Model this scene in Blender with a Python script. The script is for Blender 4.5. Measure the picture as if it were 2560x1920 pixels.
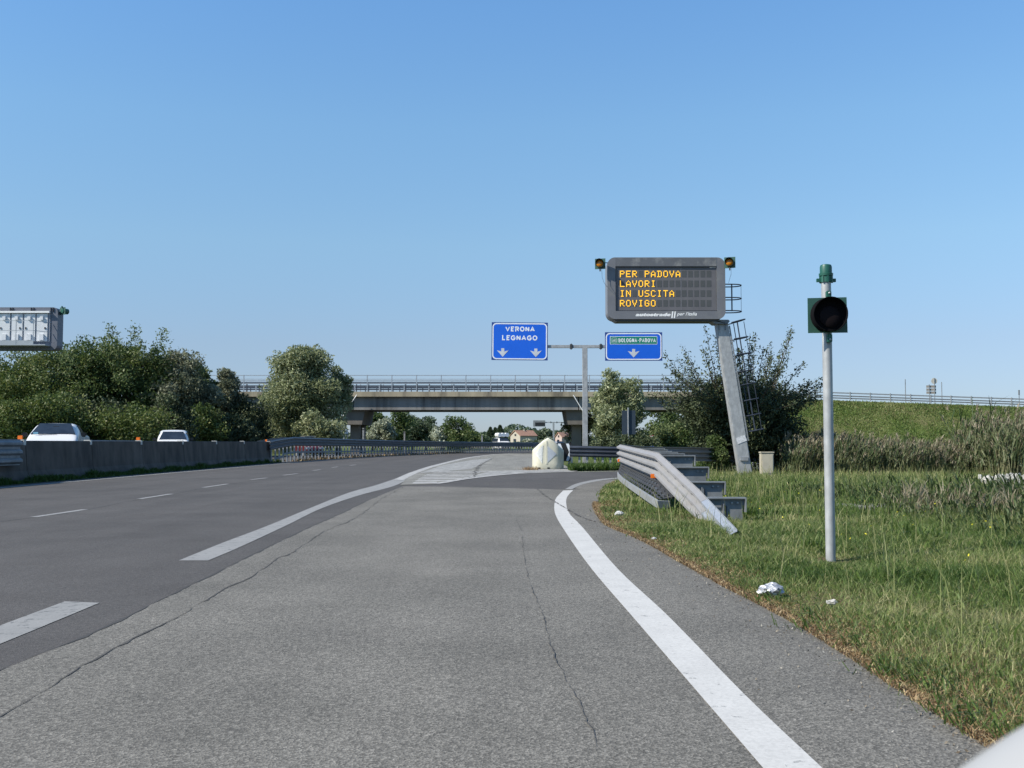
import bpy, bmesh, math, random
import numpy as np
from mathutils import Vector, Matrix
from mathutils.geometry import tessellate_polygon
random.seed(7); RNG = np.random.default_rng(11)
for o in list(bpy.data.objects): bpy.data.objects.remove(o)
SC = bpy.context.scene; COL = SC.collection
# ------------------------------------------------------------------ camera
F = 2627.0; HZ = 1107.0; CH = 1.25; CY = 960.0; CX = 1280.0
PITCH = math.atan((HZ-CY)/F)
cam = bpy.data.cameras.new('camera'); camo = bpy.data.objects.new('camera', cam); COL.objects.link(camo)
cam.sensor_width = 36; cam.lens = F/2560*36; cam.clip_start = 0.05; cam.clip_end = 6000
camo.location = (0, 0, CH); camo.rotation_euler = (math.radians(90)+PITCH, 0, 0)
cam.dof.use_dof = True; cam.dof.focus_distance = 22; cam.dof.aperture_fstop = cam.lens/2.6
SC.camera = camo
SC.render.resolution_x = 1024; SC.render.resolution_y = 768
# ------------------------------------------------------------------ light
SUN = Vector((-0.86, -0.36, 0.84)).normalized()
w = bpy.data.worlds.new('World'); SC.world = w; w.use_nodes = True
nt = w.node_tree; bg = nt.nodes['Background']
sky = nt.nodes.new('ShaderNodeTexSky'); sky.sky_type = 'NISHITA'; sky.sun_disc = False
sky.sun_elevation = math.asin(SUN.z); sky.sun_rotation = math.atan2(SUN.x, SUN.y) % (2*math.pi)
sky.air_density = 1.0; sky.dust_density = 0.0; sky.ozone_density = 3.0; sky.altitude = 0
TINT = [(0.0, (.265, .333, .53)), (0.092, (.47, .48, .56)), (0.185, (.64, .70, .70)), (0.29, (.71, .85, .86)), (0.39, (.69, .91, 1.0))]
wt = nt.nodes.new('ShaderNodeTexCoord'); ws = nt.nodes.new('ShaderNodeSeparateXYZ'); nt.links.new(wt.outputs['Generated'], ws.inputs[0])
wr_ = nt.nodes.new('ShaderNodeValToRGB'); nt.links.new(ws.outputs[2], wr_.inputs[0])
while len(wr_.color_ramp.elements) < len(TINT): wr_.color_ramp.elements.new(.5)
for e_, (p_, c_) in zip(wr_.color_ramp.elements, TINT): e_.position = p_; e_.color = (*c_, 1)
wm_ = nt.nodes.new('ShaderNodeVectorMath'); wm_.operation = 'MULTIPLY'; nt.links.new(sky.outputs[0], wm_.inputs[0]); nt.links.new(wr_.outputs[0], wm_.inputs[1])
nt.links.new(wm_.outputs[0], bg.inputs[0]); bg.inputs[1].default_value = 0.115
sl = bpy.data.lights.new('sun', 'SUN'); sl.energy = 4.2; sl.angle = math.radians(0.5); sl.color = (1, 0.94, 0.83)
so = bpy.data.objects.new('sun', sl); COL.objects.link(so); so.rotation_euler = SUN.to_track_quat('Z', 'Y').to_euler()
SC.view_settings.view_transform = 'Standard'; SC.view_settings.look = 'None'
SC.view_settings.exposure = 0.8; SC.view_settings.gamma = 1
SC.render.engine = 'CYCLES'
# ------------------------------------------------------------------ pixel helpers (photo px, 2560x1920)
def ray(px, py):
    u = (CY-py); c, s = math.cos(PITCH), math.sin(PITCH)
    return Vector((px-CX, F*c-u*s, F*s+u*c))
def at(px, py, Y):
    d = ray(px, py); return Vector((d.x*Y/d.y, Y, CH+d.z*Y/d.y))
def G(px, py, z=0.0):
    d = ray(px, py); t = (z-CH)/d.z; return Vector((d.x*t, d.y*t, z))
def S2Y(s): return F/s
# ------------------------------------------------------------------ object helpers
def tag(o, label=None, cat=None, group=None, kind=None):
    if label: o['label'] = label
    if cat: o['category'] = cat
    if group: o['group'] = group
    if kind: o['kind'] = kind
    return o
def thing(name, label, cat, loc=(0, 0, 0), rz=0, group=None):
    o = bpy.data.objects.new(name, None); COL.objects.link(o); o.location = loc; o.rotation_euler = (0, 0, rz)
    o.empty_display_size = .2
    return tag(o, label, cat, group)
def copy_tree(o, parent=None):
    c = o.copy(); COL.objects.link(c); c.parent = parent
    for ch in list(o.children): copy_tree(ch, c)
    return c
class MB:
    def __init__(s): s.v = []; s.f = []
    def add(s, vs, fs):
        b = len(s.v); s.v += [tuple(p) for p in vs]; s.f += [tuple(i+b for i in f) for f in fs]; return s
    def box(s, c, d, rz=0, M=None):
        x, y, z = d[0]/2, d[1]/2, d[2]/2
        P = [Vector((i*x, j*y, k*z)) for k in (-1, 1) for j in (-1, 1) for i in (-1, 1)]
        if M is None: M = Matrix.Rotation(rz, 3, 'Z')
        P = [M @ p + Vector(c) for p in P]
        return s.add(P, [(0, 2, 3, 1), (4, 5, 7, 6), (0, 1, 5, 4), (2, 6, 7, 3), (0, 4, 6, 2), (1, 3, 7, 5)])
    def bar(s, p, q, wx, wy, up=(0, 1, 0)):          # rectangular bar between two points
        p = Vector(p); q = Vector(q); t = (q-p).normalized(); a = t.cross(Vector(up))
        if a.length < 1e-4: a = t.cross(Vector((1, 0, 0)))
        a.normalize(); b = t.cross(a)
        V = []
        for c in (p, q):
            for i, j in ((-1, -1), (1, -1), (1, 1), (-1, 1)): V.append(c+a*i*wx/2+b*j*wy/2)
        return s.add(V, [(3, 2, 1, 0), (4, 5, 6, 7), (0, 1, 5, 4), (1, 2, 6, 5), (2, 3, 7, 6), (3, 0, 4, 7)])
    def tube(s, pts, r, n=8, cap=True):
        pts = [Vector(p) for p in pts]; rs = r if isinstance(r, (list, tuple)) else [r]*len(pts)
        V = []; Fc = []; prev = None
        for i, p in enumerate(pts):
            t = (pts[min(i+1, len(pts)-1)]-pts[max(i-1, 0)]).normalized()
            if prev is None: a = t.orthogonal().normalized()
            else:
                a = prev-t*prev.dot(t)
                a = a.normalized() if a.length > 1e-5 else t.orthogonal().normalized()
            prev = a; b = t.cross(a)
            for k in range(n):
                an = 2*math.pi*k/n; V.append(p+(a*math.cos(an)+b*math.sin(an))*rs[i])
        for i in range(len(pts)-1):
            for k in range(n):
                k2 = (k+1) % n; Fc.append((i*n+k, i*n+k2, (i+1)*n+k2, (i+1)*n+k))
        if cap: Fc.append(tuple(range(n-1, -1, -1))); Fc.append(tuple((len(pts)-1)*n+k for k in range(n)))
        return s.add(V, Fc)
    def prism_y(s, poly, y0, y1):                    # poly in XZ, counter-clockwise seen from -Y
        n = len(poly); V = [(x, y0, z) for x, z in poly]+[(x, y1, z) for x, z in poly]
        return s.add(V, [tuple(range(n)), tuple(range(2*n-1, n-1, -1))]+[(i, i+n, (i+1) % n+n, (i+1) % n) for i in range(n)])
    def lathe(s, prof, c=(0, 0, 0), n=24, axis='Z'):
        V = []; Fc = []
        for r, h in prof:
            for k in range(n):
                a = 2*math.pi*k/n; x, y = r*math.cos(a), r*math.sin(a)
                p = (x, y, h) if axis == 'Z' else (x, -h, y)
                V.append((p[0]+c[0], p[1]+c[1], p[2]+c[2]))
        m = len(prof)
        for i in range(m-1):
            for k in range(n):
                k2 = (k+1) % n; Fc.append((i*n+k, i*n+k2, (i+1)*n+k2, (i+1)*n+k))
        Fc.append(tuple(range(n-1, -1, -1))); Fc.append(tuple((m-1)*n+k for k in range(n)))
        return s.add(V, Fc)
    def build(s, name, mat, parent=None, smooth=False, bevel=0):
        me = bpy.data.meshes.new(name); me.from_pydata(s.v, [], s.f); me.update()
        o = bpy.data.objects.new(name, me); COL.objects.link(o)
        if mat: me.materials.append(mat)
        bm = bmesh.new(); bm.from_mesh(me); bmesh.ops.recalc_face_normals(bm, faces=bm.faces)
        if bevel: bmesh.ops.bevel(bm, geom=[e for e in bm.edges if len(e.link_faces) == 2 and e.calc_face_angle(0) > .5], offset=bevel, segments=2, affect='EDGES')
        bm.to_mesh(me); bm.free()
        if smooth:
            me.polygons.foreach_set('use_smooth', [True]*len(me.polygons))
            me.set_sharp_from_angle(angle=math.radians(38))
        o.parent = parent
        return o
def rrect(x0, z0, x1, z1, r, n=6):
    P = []
    for cx, cz, a0 in ((x1-r, z0+r, -90), (x1-r, z1-r, 0), (x0+r, z1-r, 90), (x0+r, z0+r, 180)):
        for k in range(n+1):
            a = math.radians(a0+90*k/n); P.append((cx+r*math.cos(a), cz+r*math.sin(a)))
    return P
def ring_y(outer, inner, y0, y1):                    # a frame between two outlines with the same number of points
    m = MB(); n = len(outer)
    V = [(x, y, z) for y in (y0, y1) for L in (outer, inner) for x, z in L]
    fs = []
    for i in range(n):
        j = (i+1) % n
        fs += [(i, j, n+j, n+i), (2*n+i, 3*n+i, 3*n+j, 2*n+j), (i, 2*n+i, 2*n+j, j), (n+i, n+j, 3*n+j, 3*n+i)]
    return m.add(V, fs)
def flat(name, poly, z, mat, label=None, cat=None, kind='structure', sub=None, parent=None):
    pts = [Vector((p[0], p[1], 0)) for p in poly]
    tr = tessellate_polygon([pts]); m = MB()
    V = [(p.x, p.y, z) for p in pts]; fs = []
    for t in tr:
        a, b, c = [pts[i] for i in t]
        fs.append(tuple(t) if (b-a).cross(c-a).z > 0 else tuple(reversed(t)))
    me = bpy.data.meshes.new(name); me.from_pydata(V, [], fs); me.materials.append(mat); me.update()
    o = bpy.data.objects.new(name, me); COL.objects.link(o); o.parent = parent
    if not parent: tag(o, label, cat, kind=kind)
    return o
def strip(L, R, z):                                  # ribbon between two polylines
    m = MB(); n = len(L)
    m.add([(p[0], p[1], z) for p in L]+[(p[0], p[1], z) for p in R], [(i, n+i, n+i+1, i+1) for i in range(n-1)])
    return m
def resample(P, step):
    P = [Vector((p[0], p[1], p[2] if len(p) > 2 else 0)) for p in P]; out = [P[0]]
    # catmull-rom
    for i in range(len(P)-1):
        p0 = P[max(i-1, 0)]; p1 = P[i]; p2 = P[i+1]; p3 = P[min(i+2, len(P)-1)]
        n = max(1, int((p2-p1).length/step))
        for k in range(1, n+1):
            t = k/n
            out.append(0.5*((2*p1)+(p2-p0)*t+(2*p0-5*p1+4*p2-p3)*t*t+(3*p1-p0-3*p2+p3)*t**3))
    return out
def offset(P, d):                                    # shift a polyline to its right by d (seen from above)
    out = []
    for i, p in enumerate(P):
        t = (P[min(i+1, len(P)-1)]-P[max(i-1, 0)]); t.z = 0; t.normalize()
        out.append(p+Vector((t.y, -t.x, 0))*d)
    return out
# ------------------------------------------------------------------ materials
def nodes(name):
    m = bpy.data.materials.new(name); m.use_nodes = True; n = m.node_tree.nodes; l = m.node_tree.links
    return m, n, l, n['Principled BSDF']
def coords(n, l, scale=(1, 1, 1), obj=False):
    if obj:
        t = n.new('ShaderNodeTexCoord'); src = t.outputs['Object']
    else:
        t = n.new('ShaderNodeNewGeometry'); src = t.outputs['Position']
    mp = n.new('ShaderNodeMapping'); mp.inputs['Scale'].default_value = scale; l.new(src, mp.inputs[0]); return mp.outputs[0]
def noise(n, l, v, sc, det=4, rough=.55):
    t = n.new('ShaderNodeTexNoise'); t.inputs['Scale'].default_value = sc; t.inputs['Detail'].default_value = det
    t.inputs['Roughness'].default_value = rough; l.new(v, t.inputs['Vector']); return t.outputs['Fac']
def ramp(n, l, f, stops):
    r = n.new('ShaderNodeValToRGB'); e = r.color_ramp.elements
    while len(e) < len(stops): e.new(.5)
    for i, (p, c) in enumerate(stops):
        e[i].position = p; e[i].color = (*c, 1) if len(c) == 3 else c
    l.new(f, r.inputs[0]); return r.outputs[0]
def mix(n, l, f, a, b, mode='MIX'):
    m = n.new('ShaderNodeMix'); m.data_type = 'RGBA'; m.blend_type = mode
    if isinstance(f, float): m.inputs[0].default_value = f
    else: l.new(f, m.inputs[0])
    for k, x in ((6, a), (7, b)):
        if isinstance(x, tuple): m.inputs[k].default_value = (*x, 1)
        else: l.new(x, m.inputs[k])
    return m.outputs[2]
def bump(n, l, b, h, st, dist=.01):
    k = n.new('ShaderNodeBump'); k.inputs['Strength'].default_value = st; k.inputs['Distance'].default_value = dist
    l.new(h, k.inputs['Height']); l.new(k.outputs[0], b.inputs['Normal'])
def mat(name, col, rough=.6, metal=0, var=.12, sc=3, bmp=0, stretch=(1, 1, 1), dirt=None, dsc=1.2):
    m, n, l, b = nodes(name); v = coords(n, l, stretch)
    a = tuple(max(0, c*(1-var)) for c in col); c2 = tuple(min(1, c*(1+var)) for c in col)
    f = noise(n, l, v, sc, 5); c = ramp(n, l, f, [(.3, a), (.7, c2)])
    if dirt:
        f2 = noise(n, l, v, dsc, 6, .65); r2 = ramp(n, l, f2, [(.5, (0, 0, 0)), (.75, (1, 1, 1))]); c = mix(n, l, r2, c, dirt)
    l.new(c, b.inputs['Base Color']); b.inputs['Roughness'].default_value = rough; b.inputs['Metallic'].default_value = metal
    if bmp: bump(n, l, b, noise(n, l, v, sc*6, 4), bmp)
    return m
def emit(name, col, st):
    m, n, l, b = nodes(name); b.inputs['Base Color'].default_value = (*[c*.3 for c in col], 1)
    b.inputs['Emission Color'].default_value = (*col, 1); b.inputs['Emission Strength'].default_value = st; return m
def asphalt(name, lo, hi, grain=(.6, 1.5), streak=.12):
    m, n, l, b = nodes(name); v = coords(n, l)
    sp = n.new('ShaderNodeTexVoronoi'); sp.inputs['Scale'].default_value = 105; l.new(v, sp.inputs['Vector'])
    g1 = ramp(n, l, sp.outputs['Color'], [(.15, (grain[0],)*3), (.6, (1, 1, 1)), (.95, (grain[1],)*3)])
    base = ramp(n, l, noise(n, l, v, .9, 6, .6), [(.3, lo), (.7, hi)])
    v2 = coords(n, l, (1, .05, 1)); st = ramp(n, l, noise(n, l, v2, 1.1, 4), [(.3, (1-streak,)*3), (.7, (1+streak,)*3)])
    v3 = coords(n, l); fine = ramp(n, l, noise(n, l, v3, 24, 5, .7), [(.3, (.78,)*3), (.7, (1.22,)*3)])
    pz = ramp(n, l, noise(n, l, v, .33, 3), [(.38, (.90,)*3), (.5, (1, 1, 1)), (.64, (1.08,)*3)])
    ob = ramp(n, l, noise(n, l, v, 2.6, 3), [(.70, (1, 1, 1)), (.78, (.80,)*3)])
    c = mix(n, l, 1.0, base, g1, 'MULTIPLY'); c = mix(n, l, 1.0, c, pz, 'MULTIPLY'); c = mix(n, l, 1.0, c, ob, 'MULTIPLY'); c = mix(n, l, 1.0, c, st, 'MULTIPLY'); c = mix(n, l, 1.0, c, fine, 'MULTIPLY')
    l.new(c, b.inputs['Base Color']); b.inputs['Roughness'].default_value = .85; b.inputs['Specular IOR Level'].default_value = .3
    bump(n, l, b, sp.outputs['Distance'], .5, .006)
    return m, c
def paint(name, col, under, wear, sc=9):
    m, n, l, b = nodes(name); v = coords(n, l)
    f = noise(n, l, v, sc, 8, .72); k = ramp(n, l, f, [(wear, (1, 1, 1)), (wear+.07, (0, 0, 0))])
    f2 = ramp(n, l, noise(n, l, v, 2.2, 5), [(.3, tuple(c*.88 for c in col)), (.7, col)])
    g = ramp(n, l, noise(n, l, v, 60, 3), [(.35, (.86,)*3), (.6, (1, 1, 1))])
    c = mix(n, l, 1.0, f2, g, 'MULTIPLY')
    c = mix(n, l, k, c, under); l.new(c, b.inputs['Base Color']); b.inputs['Roughness'].default_value = .7; return m
ASPH, _ = asphalt('asphalt_dark', (.066, .061, .057), (.079, .074, .070), (.7, 1.35), .10)
EXITA, _ = asphalt('asphalt_exit', (.127, .120, .105), (.159, .150, .132), (.5, 1.65), .09)
OPPA, _ = asphalt('asphalt_far', (.10, .10, .10), (.13, .13, .13))
GORE, _ = asphalt('gore_concrete', (.15, .145, .13), (.235, .23, .205), (.6, 1.4), .15)
PWHITE = paint('paint_white', (.50, .49, .465), (.16, .16, .155), .33)
PFADE = paint('paint_faded', (.255, .25, .238), (.11, .11, .105), .38)
PGORE = paint('paint_gore', (.40, .39, .37), (.17, .165, .155), .42, 3)
PGORE2 = paint('paint_gore_worn', (.38, .37, .345), (.19, .185, .17), .49, 2.2)
CRACK = mat('crack', (.058, .055, .051), .95, 0, .35, 6)
SEAM = mat('seam', (.042, .041, .04), .95)
def ground_mat(name, cols, sc=.9):
    m, n, l, b = nodes(name); v = coords(n, l)
    c = ramp(n, l, noise(n, l, v, sc, 8, .65), [(.25+.5*i/(len(cols)-1), c) for i, c in enumerate(cols)])
    g = ramp(n, l, noise(n, l, v, 14, 6, .8), [(.3, (.5,)*3), (.7, (1.5,)*3)])
    c = mix(n, l, 1.0, c, g, 'MULTIPLY'); l.new(c, b.inputs['Base Color']); b.inputs['Roughness'].default_value = 1
    b.inputs['Specular IOR Level'].default_value = .1
    bump(n, l, b, noise(n, l, v, 9, 6, .7), 1, .12); return m
SOIL = ground_mat('verge_soil', [(.06, .08, .025), (.11, .11, .045), (.17, .125, .07), (.075, .10, .03)])
FIELD = ground_mat('field_grass', [(.05, .075, .02), (.085, .11, .035), (.13, .13, .05)], .12)
EMB = ground_mat('embankment_grass', [(.05, .085, .02), (.085, .115, .03), (.14, .13, .06), (.06, .095, .024)], .16)
GALV = mat('galvanised', (.32, .33, .335), .48, .35, .16, 7, 0, (1, 1, 1), (.27, .29, .30), 2.5)
GALVD = mat('galvanised_dull', (.20, .215, .225), .6, .2, .15, 5, 0, (1, 1, 1), (.12, .13, .14), 1.5)
GALVB = mat('galvanised_pole', (.36, .37, .37), .5, .25, .2, 9, 0, (1, 1, .6), (.27, .28, .285), 3)
RAILC = mat('weathered_rail', (.40, .395, .39), .6, .15, .12, 4, 0, (1, 1, 1), (.27, .255, .24), 2.0)
DRAIL = mat('dark_rail', (.06, .07, .09), .5, .4, .2, 3)
CONC = mat('barrier_concrete', (.085, .072, .060), .95, 0, .42, 1.6, .7, (1, 1, .5), (.036, .032, .029), 1.1)
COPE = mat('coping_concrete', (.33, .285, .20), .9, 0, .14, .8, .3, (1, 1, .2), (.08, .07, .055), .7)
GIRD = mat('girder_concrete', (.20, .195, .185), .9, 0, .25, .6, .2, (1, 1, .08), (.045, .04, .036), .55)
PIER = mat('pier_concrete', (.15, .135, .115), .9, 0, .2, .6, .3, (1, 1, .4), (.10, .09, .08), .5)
BLACK = mat('black', (.012, .012, .013), .5, 0, .1)
MATTE = mat('matte_black', (.006, .006, .007), 1.0, 0, .1); MATTE.node_tree.nodes['Principled BSDF'].inputs['Specular IOR Level'].default_value = .05
DKGREY = mat('dark_grey', (.05, .052, .055), .5)
WHITE = mat('white_paint', (.78, .78, .77), .35, 0, .03)
CARW = mat('car_white', (.60, .60, .59), .2, 0, .01)
SIGNB = mat('sign_blue', (.006, .11, .62), .4, 0, .06, 1.5)
SIGNE = mat('sign_edge', (.015, .05, .22), .5)
SIGNW = mat('sign_white', (.74, .78, .82), .4, 0, .05)
SIGNG = mat('sign_green', (.005, .20, .13), .4, 0, .06)
VGREY = mat('panel_grey', (.145, .15, .165), .5, 0, .07, 2, 0, (1, 1, 1), (.20, .20, .19), 1.8)
VGREY2 = mat('panel_grey_dark', (.105, .108, .12), .55, 0, .08, 2)
VFACE = mat('panel_face', (.115, .112, .12), .6, 0, .08, 3)
VCELL = mat('panel_cell', (.066, .070, .072), .6, 0, .05)
LED = emit('led_amber', (1.0, .55, .03), .75)
LEDG = emit('led_halo', (.75, .22, .01), .55)
GREEN = mat('signal_green', (.012, .085, .06), .45, 0, .12, 5)
GREENL = mat('signal_board', (.028, .085, .062), .5, 0, .15, 5)
AMBERL = mat('amber_lens', (.42, .15, .01), .15)
REDL = mat('shaded_red_lens', (.008, .005, .006), .7); REDL.node_tree.nodes['Principled BSDF'].inputs['Specular IOR Level'].default_value = .12  # lens kept near black: the hood's inner shade is put into its colour
ORANGE = mat('orange_reflector', (.75, .17, .015), .35, 0, .05)
CREAM = mat('cream_plastic', (.60, .58, .46), .45, 0, .05, 1.5, 0, (1, 1, 1), (.48, .45, .32), 1.6)
SILV = mat('reflective_panel', (.50, .53, .56), .35, .3, .08, 12)
SILV2 = mat('reflective_honeycomb', (.62, .63, .60), .4, .1, .2, 20)
CABI = mat('cabinet', (.38, .35, .27), .8, 0, .1, 4, .2, (1, 1, 1), (.28, .25, .19), 3)
GLASS = mat('vehicle_glass', (.02, .028, .04), .08, 0, .3, 2)
TYRE = mat('tyre', (.02, .02, .02), .8)
REDP = mat('red_paint', (.07, .006, .009), .4)
GREYP = mat('grey_paint', (.35, .36, .38), .3, .3)
BLUEP = mat('dark_blue_paint', (.03, .04, .08), .3, .3)
HEADL = mat('headlight_glass', (.6, .62, .65), .1, .2)
ROOFT = mat('roof_tile', (.34, .19, .13), .8, 0, .15, 1.5)
PLAST = mat('render_wall', (.42, .38, .31), .9, 0, .06, .7)
PLAST2 = mat('render_wall_pink', (.42, .33, .29), .9, 0, .06, .7)
BARK = mat('bark', (.085, .065, .045), .95, 0, .3, 6, .5)
RUBB = mat('rubble', (.36, .35, .32), .9, 0, .2, 6, .4)
FOIL = mat('crumpled_litter', (.42, .43, .45), .35, .5, .2, 20, .4)
REDS = mat('red_sign', (.55, .02, .03), .4)
def leaf_mat(name, lo, mid, hi, tr=.32, rough=.55):
    m, n, l, b = nodes(name); a = n.new('ShaderNodeAttribute'); a.attribute_name = 'tint'
    c = ramp(n, l, a.outputs['Fac'], [(0, lo), (.5, mid), (1, hi)])
    l.new(c, b.inputs['Base Color']); b.inputs['Roughness'].default_value = rough; b.inputs['Specular IOR Level'].default_value = .35
    t = n.new('ShaderNodeBsdfTranslucent'); l.new(c, t.inputs[0])
    ms = n.new('ShaderNodeMixShader'); ms.inputs[0].default_value = tr
    l.new(b.outputs[0], ms.inputs[1]); l.new(t.outputs[0], ms.inputs[2]); l.new(ms.outputs[0], n['Material Output'].inputs[0]); return m
LGRASS = leaf_mat('grass_blade', (.036, .078, .013), (.125, .185, .040), (.37, .345, .17), .35)
LDRY = leaf_mat('dry_grass', (.14, .075, .035), (.26, .17, .08), (.42, .34, .19), .2)
LLOC = leaf_mat('leaf_locust', (0.037, 0.066, 0.015), (0.087, 0.128, 0.029), (0.176, 0.181, 0.055))
LGREY = leaf_mat('leaf_grey', (0.070, 0.082, 0.047), (0.140, 0.158, 0.094), (0.269, 0.275, 0.187))
LWIL = leaf_mat('leaf_willow', (0.087, 0.113, 0.044), (0.218, 0.248, 0.120), (0.495, 0.510, 0.320))
LSILV = leaf_mat('leaf_silver', (0.156, 0.182, 0.117), (0.338, 0.364, 0.260), (0.546, 0.572, 0.468))
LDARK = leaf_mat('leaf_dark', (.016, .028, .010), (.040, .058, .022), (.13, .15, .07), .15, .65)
LBRIGHT = leaf_mat('leaf_mid', (0.040, 0.074, 0.021), (0.092, 0.136, 0.040), (0.202, 0.226, 0.095))
LFAR = leaf_mat('leaf_far', (0.046, 0.072, 0.039), (0.078, 0.111, 0.058), (0.143, 0.169, 0.098))  # paler and bluer greens, distance haze put into the leaf colour
LREED = leaf_mat('reed_leaf', (.035, .065, .022), (.10, .125, .052), (.27, .25, .14), .25)
LREEDG = leaf_mat('reed_leaf_dark', (.025, .05, .016), (.065, .10, .03), (.20, .20, .09), .25)
LPLUME = leaf_mat('reed_plume', (.10, .082, .045), (.18, .15, .095), (.29, .26, .18), .2)
# ------------------------------------------------------------------ blade / leaf meshes in numpy
def np_mesh(name, V, Fi, nper, tint, m, parent=None):
    me = bpy.data.meshes.new(name); nv = len(V); nf = len(Fi)//nper
    me.vertices.add(nv); me.vertices.foreach_set('co', V.astype(np.float32).ravel())
    me.loops.add(nf*nper); me.loops.foreach_set('vertex_index', Fi.astype(np.int32))
    me.polygons.add(nf); me.polygons.foreach_set('loop_start', np.arange(0, nf*nper, nper, dtype=np.int32))
    me.polygons.foreach_set('loop_total', np.full(nf, nper, dtype=np.int32))
    me.update(calc_edges=True)
    a = me.attributes.new('tint', 'FLOAT', 'POINT'); a.data.foreach_set('value', np.clip(tint, 0, 1).astype(np.float32))
    me.materials.append(m); o = bpy.data.objects.new(name, me); COL.objects.link(o); o.parent = parent; return o
def blades(base, h, wd, bend, tint, ang=None, lean=None):
    n = len(base); ang = RNG.uniform(0, 2*np.pi, n) if ang is None else ang
    la = RNG.uniform(0, 2*np.pi, n) if lean is None else lean
    side = np.stack([np.cos(ang), np.sin(ang), np.zeros(n)], 1)*(wd/2)[:, None]
    out = np.stack([np.cos(la), np.sin(la), np.zeros(n)], 1)
    up = np.array([0, 0, 1.0])
    m1 = base+out*(bend*h*.25)[:, None]+up*(h*.5)[:, None]
    tp = base+out*(bend*h)[:, None]+up*(h*np.sqrt(np.maximum(.05, 1-.6*np.minimum(bend, 1.2)**2)))[:, None]
    V = np.stack([base-side, base+side, m1-side*.8, m1+side*.8, tp], 1).reshape(-1, 3)
    i = np.arange(n)*5
    T = np.stack([i, i+1, i+3, i, i+3, i+2, i+2, i+3, i+4], 1).ravel()
    return V, T, np.repeat(tint, 5)
def pnoise(x, y, s):
    x = x/s; y = y/s
    return (np.sin(x*1.3+1.7*np.sin(y*.9+.5))+np.sin(y*1.7+1.3*np.sin(x*1.1+2))+np.sin((x+y)*2.3+1)*.6)/2.6
def leaves(C, size, tint, asp=1.0, droop=None):
    n = len(C)
    a = RNG.normal(size=(n, 3)); a /= np.linalg.norm(a, axis=1)[:, None]
    if droop is not None: a = a*(1-droop)+np.array([0, 0, -1.0])*droop; a /= np.linalg.norm(a, axis=1)[:, None]
    b = RNG.normal(size=(n, 3)); b -= a*(a*b).sum(1)[:, None]; b /= np.linalg.norm(b, axis=1)[:, None]
    sa = (size*asp)[:, None]; sb = size[:, None]
    V = np.stack([C-a*sa, C+b*sb*.5-a*sa*.1, C+a*sa, C-b*sb*.5-a*sa*.1], 1).reshape(-1, 3)
    return V, np.arange(n*4), np.repeat(tint, 4)
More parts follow.
